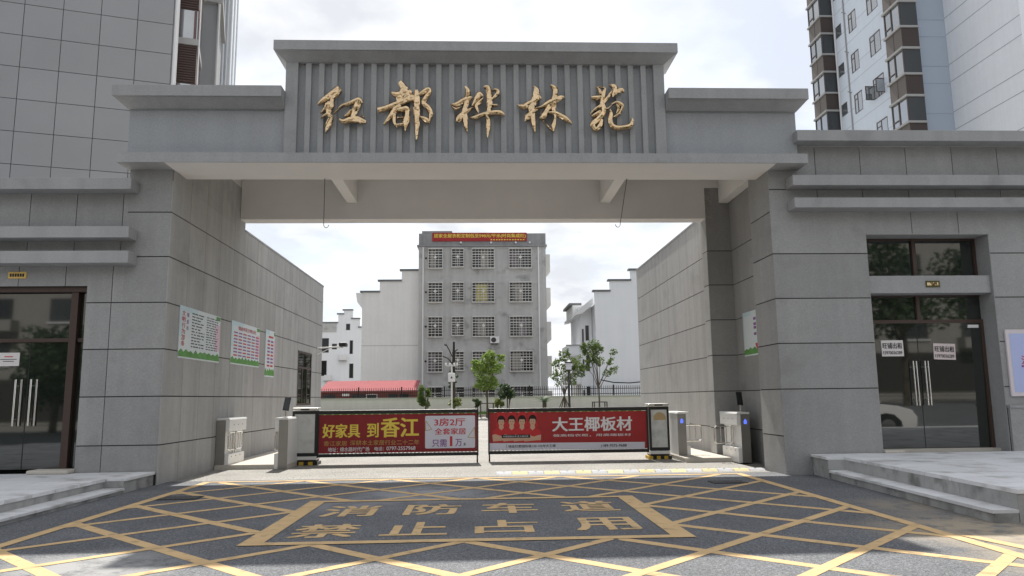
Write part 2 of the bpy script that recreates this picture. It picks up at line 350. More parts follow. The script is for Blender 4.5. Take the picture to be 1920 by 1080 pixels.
# raised walkways beside the lane, kerbs, verge
for (x0, x1) in ((-5.91, -4.3), (4.66, 5.71)):
    wk = struct(link('walkway', MB().box(x0, x1, 17.28, 28.3, -.02, .09).mesh('w', concrete)))
    yy = 17.29
    while yy < 28:
        piece('paving_slab', wk, concrete, x0+.01, x1-.004, yy+.004, yy+.896, .085, .1); yy += .9
grass_m = mat('grass_ground', (.085, .11, .05), .95, .1, noise=((4, .3), (40, .3)))
verge = struct(sheet('verge', -22, 22, 43.2, 47.8, .08, grass_m))
struct(build('kerb', MB().box(-22, 22, 43.0, 43.2, .3, .6), concrete))
gb = MB()
for i in range(9000):
    x = random.uniform(-11, 11); y = random.uniform(43.25, 46.5); h = random.uniform(.06, .16); a = random.uniform(0, 6.28); dx, dy = math.cos(a)*.02, math.sin(a)*.02; z = gz(y)+.08
    gb.add([(x-dx, y-dy, z), (x+dx, y+dy, z), (x+random.uniform(-.05, .05), y+random.uniform(-.05, .05), z+h)], [(0, 1, 2)])
go = build('grass', gb, mat('grass_blade', (.13, .24, .04), .8, .2, noise=((3, .3),))); tag(go, 'short green grass on the verge below the boundary wall', 'grass', kind='stuff')

# ================================================================== GATE PORTAL
YW = 14.35
gate = root('entrance_gate', (0, 14.5, 0), 'grey stone gate portal with raised sign block spanning the entrance lane', 'gate')
build('front_beam', MB().box(-5.92, 5.77, 13.87, 14.3, 5.955, 6.12).box(-5.92, 5.77, 14.3, 14.97, 5.955, 6.12).box(-5.92, 5.77, 14.951, 14.97, 6.12, 7.05), white, gate)
build('lower_band', MB().box(-6.8, 6.39, 13.85, 14.5, 5.96, 6.15), stone2, gate)
for s in (-1, 1):
    x0, x1 = ((-6.78, -3.7), (3.62, 6.36))[s > 0]
    build('wing_wall', MB().box(x0, x1, 14.22, 14.95, 6.15, 7.2), stone_sign, gate)
    x0, x1 = ((-6.97, -3.79), (3.71, 6.5))[s > 0]
    build('wing_cornice', MB().box(x0, x1, 13.85, 14.52, 7.27, 7.49), stone2, gate, bevel=.008)
    x0, x1 = ((-6.87, -3.79), (3.71, 6.43))[s > 0]
    build('wing_moulding', frustum(x0-.06 if s < 0 else x0, x1 if s < 0 else x1+.06, 13.9, x0+.07 if s < 0 else x0, x1 if s < 0 else x1-.06, 14.14, 14.96, 7.269, 7.13), stone2, gate)
build('sign_block', MB().box(-3.785, 3.7, 14.235, 14.94, 6.15, 8.21), stone_sign, gate)
fr = MB(); FX0, FX1, FZ1 = -3.55, 3.49, 8.09
fr.box(-3.785, FX0, 14.12, 14.236, 6.152, 8.215); fr.box(FX1, 3.7, 14.12, 14.236, 6.152, 8.215); fr.box(FX0, FX1, 14.12, 14.236, FZ1, 8.215); fr.box(FX0, FX1, 14.12, 14.236, 6.152, 6.24)
build('sign_frame', fr, stone2, gate)
for k in range(27):
    x = FX0+.2+(FX1-FX0-.4)*k/26
    piece('fin', gate, stone2, x-.052, x+.052, 14.15, 14.237, 6.24, FZ1)
build('top_cornice', MB().box(-3.97, 3.93, 13.85, 14.86, 8.22, 8.42), stone2, gate, bevel=.008)
build('top_moulding', frustum(-3.95, 3.91, 13.88, -3.79, 3.705, 14.115, 14.96, 8.219, 8.085), stone2, gate)
build('rear_beam', MB().box(-5.92, 5.9, 18.4, 18.83, 5.955, 7.05), white, gate)
build('ceiling_slab', MB().box(-6.1, 6.5, 14.96, 18.82, 7.051, 7.2), white, gate)
for (a, b) in ((-3.3, -3.05), (3.05, 3.29)): build('rib_beam', MB().box(a, b, 14.98, 18.39, 6.36, 7.05), white, gate)
build('side_beam', MB().box(6.09, 6.33, 14.98, 18.39, 6.36, 7.05), white, gate)
build('side_beam', MB().box(-6.2, -5.935, 14.98, 18.83, 6.765, 7.05), white, gate)
build('end_wall', MB().box(5.76, 6.6, 18.41, 18.83, 6.765, 7.05), white, gate); build('end_wall', MB().box(6.335, 6.6, 14.98, 18.41, 6.765, 7.05), white, gate)

# calligraphy strokes (x, y, half width) in enlarged-photo pixels
CH = [((585, 150), 9.0, [
 [(460,130,45),(400,185,52),(280,270,42),(170,350,32),(95,420,8)], [(490,180,14),(430,235,26),(350,295,30),(335,370,36),(335,450,30),(300,520,14)],
 [(245,390,20),(240,440,28),(190,520,16),(138,562,5)], [(300,370,42),(285,470,44),(275,570,36),(320,635,18)], [(148,645,5),(245,580,22),(300,600,24),(345,615,14)],
 [(345,620,12),(315,700,28),(262,800,32),(232,890,5)], [(292,650,18),(218,785,5)], [(355,580,5),(440,500,12),(510,435,18),(620,400,26),(740,350,34),(800,340,40),(850,395,16)],
 [(785,345,40),(755,450,48),(715,550,40),(695,630,45)], [(668,500,8),(610,580,22),(535,625,6)], [(462,670,18),(530,705,32),(640,670,42),(760,665,52),(840,690,42),(915,712,22)], [(830,600,10),(885,640,8)]]),
 ((700, 145), 8.64, [
 [(430,70,30),(485,150,44),(500,220,60),(430,290,48),(420,380,46),(380,470,46),(320,570,42),(250,660,28),(170,765,12)], [(285,240,8),(350,275,40),(430,270,42),(530,225,26)],
 [(72,535,42),(200,495,36),(340,445,40),(470,390,42),(600,330,48),(730,335,36)], [(485,355,6),(560,275,36),(610,220,34)], [(345,610,24),(340,720,26),(385,820,6)],
 [(385,535,36),(470,515,36),(545,510,40),(550,600,36),(530,720,44),(518,875,6)], [(385,660,14),(490,650,10)], [(370,775,18),(490,765,20)],
 [(700,210,28),(702,350,42),(702,500,44),(705,640,40),(712,760,34),(705,900,28),(700,1015,10)], [(690,315,6),(800,250,34),(890,195,30),(915,245,26),(850,330,32),(815,420,34),(890,490,34),(932,590,34),(905,750,8)], [(745,640,8),(840,680,34),(905,725,28)]]),
 ((835, 150), 9.0, [
 [(335,110,14),(380,180,34),(372,300,40),(345,420,36),(315,540,38),(335,660,38),(348,780,30),(370,882,5)], [(85,420,6),(200,405,34),(300,345,38),(400,310,40),(455,298,12)], [(95,440,5),(180,492,18),(265,455,8)],
 [(195,705,30),(235,640,46),(300,570,36),(400,505,20),(470,460,5)], [(455,440,16),(500,370,32),(540,290,36),(580,240,40),(640,285,10)], [(640,300,6),(585,370,26),(525,430,26),(540,500,22),(565,568,6)],
 [(648,120,14),(720,130,34),(735,250,38),(748,380,40),(738,480,32),(715,560,30)], [(762,185,6),(850,165,18),(890,210,30),(835,280,26),(780,350,16)], [(778,430,18),(880,430,18)],
 [(415,645,5),(500,635,28),(620,590,30),(740,560,32),(880,548,38),(960,570,30),(998,602,5)], [(690,600,10),(724,680,32),(727,800,32),(716,900,22),(712,985,6)]]),
 ((965, 150), 9.0, [
 [(318,100,6),(370,175,44),(358,260,44),(340,330,46),(290,420,54),(300,540,46),(312,650,40),(322,750,34),(346,888,4)], [(40,425,5),(150,450,44),(240,395,38),(340,350,38),(410,285,28),(445,320,8)], [(175,705,10),(220,620,44),(300,550,34),(395,500,8)],
 [(600,90,14),(680,150,42),(676,270,42),(662,370,48),(655,480,36),(685,630,18),(660,760,34),(652,880,5)], [(330,485,8),(450,455,18),(560,395,42),(680,340,44),(780,298,38),(842,300,8)], [(600,430,42),(540,520,34),(475,625,42),(415,650,6)],
 [(560,550,12),(680,560,30),(780,605,34),(880,665,34),(965,740,5)], [(475,690,5),(570,795,10),(655,878,5)]]),
 ((1095, 150), 10.286, [
 [(230,120,5),(290,190,26),(330,270,30)], [(275,130,10),(400,160,16),(385,230,36),(370,300,40),(352,420,36),(388,560,44),(350,660,40),(262,760,44),(170,850,46),(225,950,36),(310,880,44),(348,760,22)],
 [(138,340,24),(230,342,38),(330,330,32)], [(375,445,28),(450,350,28),(510,260,22),(545,195,5)], [(118,655,10),(220,565,28),(330,490,28)], [(490,95,8),(575,125,44),(600,190,40),(570,280,32),(550,335,10)],
 [(597,295,5),(665,215,42),(730,195,34),(775,242,6)], [(150,705,16),(250,650,34),(320,600,22)], [(400,560,18),(470,550,14),(545,465,6)], [(515,485,12),(620,435,22),(705,470,36),(742,520,26),(690,640,22),(620,690,18),(555,725,8)],
 [(620,470,10),(662,560,30),(625,655,14)], [(495,570,8),(520,660,34),(508,780,38),(545,885,38),(650,925,38),(780,915,38),(885,890,44),(930,800,26),(912,730,5)]])]
def smooth_stroke(st, n=4):
    out = []
    for i in range(len(st)-1):
        p = [st[max(i-1, 0)], st[i], st[i+1], st[min(i+2, len(st)-1)]]
        for k in range(n):
            t = k/n
            out.append(tuple(.5*(2*p[1][c]+(p[2][c]-p[0][c])*t+(2*p[0][c]-5*p[1][c]+4*p[2][c]-p[3][c])*t*t+(3*p[1][c]-p[0][c]-3*p[2][c]+p[3][c])*t**3) for c in range(3)))
    out.append(st[-1]); return out
for (o, s, sts) in CH:
    b = MB()
    for si, st in enumerate(sts):
        st = smooth_stroke(st); V = []; yb = 14.10; dd = .002*si
        for i, (x, y, w) in enumerate(st):
            a = st[max(i-1, 0)]; c = st[min(i+1, len(st)-1)]; dx, dy = c[0]-a[0], c[1]-a[1]; L = math.hypot(dx, dy) or 1; nx, ny = -dy/L, dx/L; w = max(w, 4)*1.2
            def q(k, yy): 
                p = P(o[0]+(x+nx*w*k)/s, o[1]+(y+ny*w*k)/s, Y=14.06); return (p.x, yy, p.z)
            V += [q(-1, yb), q(-1, yb-.035-dd), q(-.7, yb-.052-dd), q(0, yb-.058-dd), q(.7, yb-.052-dd), q(1, yb-.035-dd), q(1, yb)]
        n = len(st); F = [(i*7+j, i*7+j+1, (i+1)*7+j+1, (i+1)*7+j) for i in range(n-1) for j in range(6)]
        F += [tuple(range(7)), tuple(range((n-1)*7, n*7))]
        b.add(V, F)
    build('gold_character', b, gold, gate)

# ================================================================== SHOP BUILDINGS AND PASSAGE WALLS
ROWS = [0, .72, 1.61, 2.49, 3.37, 4.25, 5.12, 6.0]
# ---- left
ls = root('shop_building', (-12, 21, 0), 'low grey shop building left of the gate with long passage wall', 'building')
build('wall', MB().box(-24, -5.945, 14.95, 28.4, -.05, 5.5), groove, ls)          # core
build('wall', MB().box(-5.99, -5.944, 14.364, 18.84, -.05, 6.76), groove, ls)
build('wall', MB().box(-6.745, -5.99, 14.364, 14.95, -.05, 5.958), groove, ls)
build('wall', MB().box(-7.42, -6.745, 14.364, 14.95, -.05, 5.5), groove, ls)
build('wall', MB().box(-24, -7.42, 14.364, 14.95, 3.69, 5.5), groove, ls)
build('wall', MB().box(-24, -10.4, 14.364, 14.95, -.05, 3.69), groove, ls)
build('wall', MB().box(-6.5, -5.99, 14.95, 18.84, 5.5, 6.76), groove, ls)
build('wall', MB().box(-6.2, -5.944, 18.84, 28.4, 5.4, 5.74), groove, ls)
panels(ls, stone, 'Y', YW, 14.37, [-6.76, -5.945], [.2, .72, 1.61, 2.49, 3.37, 4.25, 5.12, 5.958], name='panel')
panels(ls, stone, 'Y', YW, 14.37, [-7.42, -6.96, -6.76], [.2, .72, 1.61, 2.49, 3.37, 4.1], name='panel')
panels(ls, stone, 'Y', YW, 14.37, [-24, -20.5, -17, -13.5]+[-6.96-.87*k for k in range(7, 0, -1)]+[-7.42], [3.69, 4.16], name='panel')
panels(ls, stone, 'Y', YW, 14.37, [-24, -20.5, -17, -13.5]+[-6.85-.87*k for k in range(7, -1, -1)]+[-6.76], [4.16, 4.6, 5.5], name='panel')
panels(ls, stone, 'Y', YW, 14.37, [-24, -20, -16, -13, -10.4], [.2, 1.61, 3.69], name='panel')
YC = [14.35, 15.29, 16.2, 17.12, 18.08, 19.08]+[19.08+.925*k for k in range(1, 11)]; YC[-1] = 28.4
win = (24.72, 26.7, 1.34, 3.12)
panels(ls, stone_side, 'X', -5.93, -5.95, [14.35]+YC[1:], [-.02]+ROWS[1:6]+[5.12, 5.74], [win], gu=.0045, gv=.011)
panels(ls, stone_side, 'X', -5.93, -5.95, [14.375]+YC[1:5]+[18.84], [5.74, 6.76], gu=.0045, gv=.011)
build('coping', MB().box(-6.25, -5.915, 18.86, 28.42, 5.741, 5.79), stone2, ls)
for (z0, z1, x1) in ((5.48, 5.7, -6.57), (4.55, 4.765, -6.555), (4.07, 4.3, -6.535)):
    build('moulding_band', MB().box(-24, x1, 14.0, 14.349, z0, z1), stone2, ls, bevel=.006)
build('roof', MB().box(-24, -6.2, 14.4, 28.38, 5.5, 5.56), concrete, ls)
w = build('window', MB().box(-5.9445, -5.941, win[0], win[1], win[2], win[3]), glass, ls)
f = MB()
for (a, b, c, d) in ((win[0], win[0]+.07, win[2], win[3]), (win[1]-.07, win[1], win[2], win[3]), (win[0], win[1], win[3]-.07, win[3]), (win[0], win[1], win[2], win[2]+.07), (win[0], win[1], 2.55, 2.61), (25.35, 25.41, win[2], 2.55), (26.02, 26.08, win[2], 2.55)):
    f.box(-5.941, -5.922, a, b, c, d)
build('window_frame', f, brown, w)
def handle_pair(parent, x, y, z0, z1):
    for dx, dy in ((-.055, -.07), (.03, -.03)):
        b = MB(); b.tube([(x+dx, y+dy, z0), (x+dx, y+dy, z1)], .016, 10)
        for z in (z0+.12, z1-.12): b.tube([(x+dx, y+dy, z), (x+dx, y+.004, z)], .01, 6)
        build('handle', b, chrome, parent)
GYL = 14.56
dl = link('glass_door', MB().box(-10.38, -7.76, GYL, GYL+.02, .3, 2.64).mesh('g', glass), ls)
piece('side_light', ls, glass, -7.61, -7.45, GYL, GYL+.02, .3, 3.58)
piece('transom_light', ls, glass_up, -10.38, -7.76, GYL, GYL+.02, 2.72, 3.58)
f = MB(); f.box(-10.4, -7.42, 14.42, 14.62, 3.59, 3.688); f.box(-7.75, -7.62, 14.45, 14.62, .25, 3.589); f.box(-10.4, -7.76, 14.5, 14.62, 2.645, 2.715); f.box(-7.61, -7.45, 14.5, 14.62, 2.645, 2.715); f.box(-7.45, -7.422, 14.47, 14.62, .25, 3.589)
build('door_frame', f, brown, ls)
build('door_gap', MB().box(-8.5, -8.485, GYL-.004, GYL+.01, .3, 2.64), black, dl)
handle_pair(dl, -8.62, GYL, 1.09, 1.95); handle_pair(dl, -8.34, GYL, 1.09, 1.95)
build('threshold', MB().box(-8.15, -7.42, 14.12, 14.5, .24, .31), concrete, ls, bevel=.02)

# ---- right
rs = root('shop_building', (12, 21, 0), 'taller grey shop building right of the gate with recessed glass entrance', 'building')
DX0, DX1 = 7.69, 10.2
build('wall', MB().box(6.37, 24, 15.1, 27.8, -.05, 6.45), groove, rs)
build('wall', MB().box(5.795, DX0-.004, 14.364, 15.1, -.05, 6.45), groove, rs)
build('wall', MB().box(5.795, 6.37, 15.1, 15.44, -.05, 6.45), groove, rs)
build('wall', MB().box(DX0, DX1, 14.364, 15.1, 4.66, 6.45), groove, rs)
build('wall', MB().box(DX1+.004, 24, 14.364, 15.1, -.05, 6.45), groove, rs)
build('wall', MB().box(5.745, 6.37, 18.415, 18.84, -.05, 6.76), groove, rs)
build('wall', MB().box(5.92, 6.37, 18.84, 27.8, -.05, 6.2), groove, rs)
build('wall', MB().box(6.376, 6.6, 15.2, 18.42, 6.3, 6.76), groove, rs)
RR = [.3, .72, 1.61, 2.49, 3.37, 4.26, 5.0]
panels(rs, stone, 'Y', YW, 14.37, [5.78, DX0], [-.03]+RR[2:6]+[5.11], name='panel')
panels(rs, stone, 'Y', YW, 14.37, [DX1, 12.2, 14.2, 16.2, 20, 24], [1.25]+RR[2:6]+[5.11], name='panel')
panels(rs, stone, 'Y', 14.30, 14.37, [DX1+.03, 12.2, 14.2, 16.2, 20, 24], [.3, 1.2], name='plinth_panel')
piece('plinth_cap', rs, stone2, DX1+.02, 24, 14.28, 14.36, 1.2, 1.25)
UX = [5.78, 6.76, DX0, 8.64, 9.6, 10.55, 11.5, 13, 15, 18, 24]
panels(rs, stone, 'Y', YW, 14.37, [DX0, 8.64, 9.6, DX1], [4.66, 5.11], name='panel')
panels(rs, stone, 'Y', YW, 14.37, UX, [5.11, 5.57, 6.47], name='panel')
panels(rs, stone, 'X', 5.78, 5.8, [14.375, 15.45], [-.03, .72, 1.61, 2.49, 3.37, 4.26, 5.12, 6.45], name='panel')
panels(rs, stone, 'X', 6.355, 6.375, [15.46, 18.41], [-.03, .72, 1.61, 2.49, 3.37, 4.25, 5.12, 6.76], name='panel')
panels(rs, stone, 'Y', 18.4, 18.42, [5.73, 6.355], [-.03, .72, 1.61, 2.49, 3.37, 4.25, 5.12, 6.76], name='panel')
panels(rs, stone_side, 'X', 5.73, 5.75, [18.425, 18.84], [-.03, .72, 1.61, 2.49, 3.37, 4.25, 5.12, 6.2], name='panel')
panels(rs, stone_side, 'X', 5.905, 5.925, [18.845, 20.7, 22.5, 24.3, 26.1, 27.8], [-.03, .72, 1.61, 2.49, 3.37, 4.25, 5.12, 6.2], gu=.002, gv=.010)
build('coping', MB().box(5.885, 6.4, 18.86, 27.82, 6.201, 6.25), stone2, rs)
for (z0, z1, x0) in ((6.47, 6.69, 6.28), (5.56, 5.77, 6.13), (5.11, 5.31, 6.14)):
    build('moulding_band', MB().box(x0, 24, 14.0, 14.349, z0, z1), stone2, rs, bevel=.006)
build('roof', MB().box(6.42, 24, 14.4, 27.78, 6.45, 6.5), concrete, rs)
GY = 14.8
build('reveal', MB().box(DX1-.012, DX1+.003, 14.352, 15.09, .3, 4.66), stone, rs); build('reveal', MB().box(DX0-.003, DX0+.008, 14.372, 15.09, .3, 4.66), stone, rs)
build('reveal', MB().box(DX0+.01, DX1-.014, 14.352, 15.09, 4.645, 4.665), stone, rs)
build('lintel', MB().box(DX0+.01, DX1-.014, 14.42, 15.0, 3.47, 3.82), stone2, rs, bevel=.006)
uw = link('upper_window', MB().box(DX0+.01, DX1-.014, GY, GY+.02, 3.82, 4.645).mesh('g', glass_up), rs)
f = MB(); f.box(8.84, 8.92, GY-.05, GY, 3.82, 4.64); f.box(DX0+.01, DX1-.014, GY-.04, GY, 4.6, 4.644); f.box(DX1-.06, DX1-.014, GY-.04, GY, 3.825, 4.6)
build('window_frame', f, brown, uw)
piece('transom_light', rs, glass, DX0+.01, DX1-.014, GY, GY+.02, 2.97, 3.44)
LEAN = .0165*2.48
dr = link('glass_door', MB().prism([(GY, .42), (GY+.015, .42), (GY+.015-LEAN, 2.9), (GY-LEAN, 2.9)], DX0+.01, DX1-.014, 'X').mesh('g', glass), rs)   # leaf hangs slightly out of plumb
f = MB(); f.box(DX0+.01, DX1-.014, GY-.05, GY+.02, 2.9, 2.97); f.box(8.83, 8.9, GY-.05, GY+.02, 2.971, 3.44); f.box(DX0+.01, DX1-.014, GY-.05, GY+.02, 3.441, 3.468); f.box(DX1-.075, DX1-.014, GY-.05, GY+.02, .4, 2.899)
build('door_frame', f, brown, rs)
build('door_gap', MB().prism([(GY-.003, .42), (GY+.01, .42), (GY+.01-LEAN, 2.9), (GY-.003-LEAN, 2.9)], 8.785, 8.8, 'X'), black, dr)
build('patch_fitting', MB().box(9.85, 10.07, GY-.065, GY-.045, 2.8, 2.86), steel_w, dr)
handle_pair(dr, 8.68, GY-.03, 1.26, 2.14); handle_pair(dr, 8.92, GY-.03, 1.26, 2.14)
build('threshold', MB().box(DX0+.01, DX1-.014, 14.6, 15.0, .36, .42), concrete, rs)
build('cement_lump', MB().box(7.7, 8.1, 14.3, 14.55, .375, .43), concrete, rs, bevel=.02)

# ================================================================== LANE EQUIPMENT
def wire(name, pts, label):
    o = build(name, MB().tube(pts, .007, 6), black); tag(o, label, 'wire'); return o
def hook(p, s): return [(p[0]+s*(.05-.05*math.cos(a)), p[1], p[2]-.07*math.sin(a)) for a in (0, .5, 1, 1.57, 2.1, 2.6, 3.0)]
wire('hanging_wire', [(-3.14, 14.9, 5.96), (-3.14, 14.9, 5.5)]+hook((-3.14, 14.9, 5.0), 1), 'thin black wire hanging from the gate soffit, left of the lane centre')
wire('hanging_wire', [(3.04, 14.9, 5.96), (2.95, 14.9, 5.45)]+hook((2.87, 14.9, 5.0), -1), 'thin black wire hanging from the gate soffit, right of the lane centre')

def turnstile(loc, s, closed, label, led=False, d=1.2):
    t = root('turnstile', loc, label, 'turnstile', 'pedestrian turnstiles at the gate', world=False)
    def bx(n, x0, x1, y0, y1, z0, z1, m, bw=.008):
        a, b = sorted((x0*s, x1*s)); return build(n, MB().box(a, b, y0, y1, z0, z1), m, t, bevel=bw)
    bx('body', -.14, .06, .01, d, 0, 1.08, steel_w); bx('front_panel', -.142, .062, -.004, .009, .0, 1.075, steel_d, .003)
    bx('upper_housing', .061, .15, .0, d+.02, .83, 1.08, steel_w); bx('lower_housing', .061, .15, 0, d-.08, 0, .33, steel_w)
    a, b = sorted((-.15*s, .16*s)); c = MB().prism([(a, 1.081), (b, 1.081), (b-.02, 1.125), (a+.02, 1.125)], -.02, d+.03, 'Y'); build('top_cover', c, steel_w, t, bevel=.006)
    for yy in (.42, .56): build('pivot_post', MB().tube([(.105*s, yy, .33), (.105*s, yy, .83)], .018, 10), chrome, t)
    for yy, dirv in ((.42, -1), (.56, 1)):
        if closed and dirv == 1: continue
        L = .42; ux = Vector((s, 0, 0)) if closed else Vector((.02*s, dirv, 0)).normalized()
        o0 = Vector((.125*s, yy, 0)); r = .06
        loop = [o0+Z1*.8, o0+ux*(L-r)+Z1*.8]+[o0+ux*(L-r+r*math.sin(q))+Z1*(.8-r+r*math.cos(q)) for q in (.5, 1.05, 1.57)]+[o0+ux*L+Z1*(.42+r)]+[o0+ux*(L-r+r*math.cos(q))+Z1*(.42+r-r*math.sin(q)) for q in (.5, 1.05, 1.57)]+[o0+Z1*.42]
        b = MB().tube(loop, .016, 8)
        for k in (.14, .28): b.tube([o0+ux*k+Z1*.42, o0+ux*k+Z1*.8], .012, 8)
        build('swing_arm', b, chrome, t)
    for yy in (.2, .5, .8): build('bolt', MB().tube([(.15*s, yy, .27), (.156*s, yy, .27)], .012, 8), black, t); build('bolt', MB().tube([(.15*s, yy+.1, .97), (.156*s, yy+.1, .97)], .012, 8), black, t)
    if led:
        x = -.04*s; build('arrow_light', MB().prism([(x-.035, .86), (x+.035, .86), (x+.035, .93), (x, .975), (x-.035, .93)], -.009, -.005, 'Y'), mat('blue_led', (.1, .15, .8), .4, emit=(.12, .2, 1, .55)), t)
    return t
turnstile((-5.78, 17.35, .0), 1, False, 'steel turnstile with open arms standing against the left passage wall')
turnstile((-4.45, 17.25, .0), -1, False, 'steel turnstile post beside the left barrier cabinet')
turnstile((4.84, 18.05, .0), 1, True, 'pale steel turnstile with closed arm beside the right barrier cabinet', True)
turnstile((5.93, 17.0, .0), -1, True, 'steel turnstile with closed arm in the dark recess of the right pillar', True)
def scanner(loc, label, tilt):
    t = root('face_scanner', loc, label, 'scanner', 'face scanners on the turnstiles', world=False)
    build('pole', MB().tube([(0, 0, 0), (0, 0, .16)], .015, 10), chrome, t); build('pole_base', MB().tube([(0, 0, 0), (0, 0, .012)], .05, 14), steel_w, t)
    o = build('screen_housing', MB().box(-.07, .07, -.016, .016, 0, .31), black, t, bevel=.008); o.location = (0, 0, .15); o.rotation_euler = (rad(-12), rad(tilt), 0)
    s_ = build('screen', MB().box(-.06, .06, -.02, -.0165, .02, .29), mat('screen_glass', (.015, .016, .018), .08, .5), o)
    return t
scanner((-4.44, 17.5, 1.126), 'black tablet scanner on the turnstile beside the left barrier', 7)
scanner((5.98, 17.3, 1.126), 'black tablet scanner on the turnstile in the right recess', 0)

film = mat('milky_film', (.56, .57, .56), .22, .5, noise=((3, .12), (11, .06)), bump=(6, .25, .01), stain=((.34, .35, .35), 2.2, .5, .7))
ochre = mat('ochre_label', (.42, .31, .17), .7, .2, noise=((7, .25),))
hazy = mat('hazard_yellow', (.55, .36, .04), .7, .3, noise=((9, .25),))
def cabinet(x0, x1, y, label, sticker=False):
    t = root('barrier_cabinet', ((x0+x1)/2, y+.2, 0), label, 'barrier machine', 'barrier cabinets at the gate')
    for k in range(6):
        a = x0-.03+(x1-x0+.06)*k/6; piece('plinth_block', t, hazy if k % 2 == 0 else black, a, a+(x1-x0+.06)/6, y-.02, y+.42, .0, .075)
    build('body', MB().box(x0+.01, x1-.01, y+.03, y+.4, .08, 1.25), darkframe, t, bevel=.012)
    build('base_strip', MB().box(x0, x1, y+.012, y+.41, .12, .2), steel_w, t, bevel=.006)
    f = MB(); f.box(x0, x0+.05, y, y+.03, .21, 1.25); f.box(x1-.05, x1, y, y+.03, .21, 1.25); f.box(x0+.05, x1-.05, y, y+.03, .21, .28); f.box(x0+.05, x1-.05, y, y+.03, 1.18, 1.25)
    build('door_frame', f, black, t)
    build('front_screen', MB().box(x0+.05, x1-.05, y+.012, y+.03, .28, 1.18), film, t)
    build('top_cap', MB().box(x0-.01, x1+.01, y-.01, y+.42, 1.25, 1.33), steel, t, bevel=.02)
    build('card_slot', MB().box((x0+x1)/2-.1, (x0+x1)/2+.1, y-.014, y-.009, 1.275, 1.305), black, t)
    if sticker:
        cx = (x0+x1)/2+.02; pts = [(cx-.15, .93), (cx+.16, .93)]+[(cx+.155*math.cos(a), .96+.16*math.sin(a)) for a in [math.pi*k/9 for k in range(10)]]
        build('torn_sticker', MB().prism(pts, y+.008, y+.0115, 'Y'), ochre, t)
    return t
cabinet(-4.44, -3.86, 18.15, 'black framed barrier cabinet with milky film screen, left of the lane')
cabinet(4.08, 4.57, 18.35, 'black framed barrier cabinet with torn ochre sticker, right of the lane', True)

def barrier(x0, x1, y, redm, label, free):
    t = root('advertising_barrier', ((x0+x1)/2, y, 0), label, 'barrier')
    build('top_rail', MB().box(x0, x1, y-.03, y+.05, 1.17, 1.255), black, t, bevel=.01)
    build('bottom_rail', MB().box(x0, x1, y-.03, y+.05, .17, .245), black, t, bevel=.01)
    for xx in (x0, x1-.035): build('end_post', MB().box(xx, xx+.035, y-.035, y+.055, .165, 1.26), black, t)
    xf = x1-.03 if free > 0 else x0+.03
    build('foot', MB().tube([(xf, y+.01, .165), (xf, y+.01, .06)], .018, 8), black, t); build('wheel', MB().tube([(xf-.018, y+.01, .042), (xf+.018, y+.01, .042)], .04, 14), rubber, t)
    bn = build('banner', MB().box(x0+.036, x1-.036, y-.006, y+.006, .262, 1.155), redm, t)
    lc = MB(); n = 40
    for k in range(n):
        a = x0+.05+(x1-x0-.1)*k/n; lc.box(a, a+.055, y-.011, y+.011, .247, .261)
        if k % 2: lc.box(a, a+.05, y-.009, y+.009, 1.1551, 1.164)
    build('lacing', lc, pole_w, t)['kind'] = 'stuff'
    return t, bn
YL, YR = 18.2, 18.4
bl, bnl = barrier(-3.86, -.06, YL, redp, 'dark red banner barrier with yellow and white lettering, left half of the lane', 1)
br, bnr = barrier(.17, 4.06, YR, redb, 'red banner barrier with four printed people and white lettering, right half', -1)
def ad(o, s, Y, m, par, string, x0, x1, y0, y1, mm, off=.02, dz=.0):
    a = P(o[0]+x0/s, o[1]+(y0+y1)/2/s, Y=Y); b = P(o[0]+x1/s, o[1]+(y0+y1)/2/s, Y=Y); k = Y/FPX/s
    c = (a+b)/2; c.y = Y-.0085-dz
    return text('lettering', string, (c.x, c.y, c.z), X1, Z1, abs(b.x-a.x), (y1-y0)*k*1.01, mm, par, off)
oL = (590, 765); sA = 6.194
def A(st, x0, x1, y0, y1, m, off=.02, dz=0): return ad(oL, sA, YL, None, bnl, st, x0, x1, y0, y1, m, off, dz)
A('好家具', 95, 525, 190, 340, ytext, .05); A('到', 612, 740, 180, 335, ytext, .04); A('香江', 775, 1205, 120, 330, ytext, .05)
A('香江家居', 105, 375, 385, 438, gtext, .012); A('深耕本土家居行业二十二年', 412, 1215, 372, 428, gtext, .012); A('地址：', 155, 270, 460, 508, wtext, .02); A('绵水路时代广场', 295, 635, 455, 505, wtext, .02); A('电话：', 695, 805, 452, 494, wtext, .02); A('0797-2557968', 835, 1170, 447, 487, wtext, .02)
def P2(o, s, Y, x, y): 
    q = P(o[0]+x/s, o[1]+y/s, Y=Y); return (q.x, q.z)
def plate(name, pts, y0, y1, m, par): return build(name, MB().prism(pts, y0, y1, 'Y'), m, par)
a = P2(oL, sA, YL, 1282, 470); b = P2(oL, sA, YL, 1862, 85)
r = .03; rc = [(b[0]-r, a[1]+r, -90), (b[0]-r, b[1]-r, 0), (a[0]+r, b[1]-r, 90), (a[0]+r, a[1]+r, 180)]
plate('price_box', [(cx+r*math.cos(rad(g0+q)), cz+r*math.sin(rad(g0+q))) for (cx, cz, g0) in rc for q in (0, 45, 90)], YL-.0095, YL-.0065, lilac, bnl)
A('3房2厅', 1390, 1745, 120, 205, rtext, .04, .003); A('全套家居', 1395, 1755, 235, 305, rtext, .04, .003); A('只需', 1365, 1535, 368, 448, ptext, .03, .003); A('1', 1570, 1600, 330, 440, rtext, .012, .003); A('万', 1635, 1710, 362, 440, ptext, .03, .003); A('多', 1728, 1757, 402, 438, ktext, .02, .003)
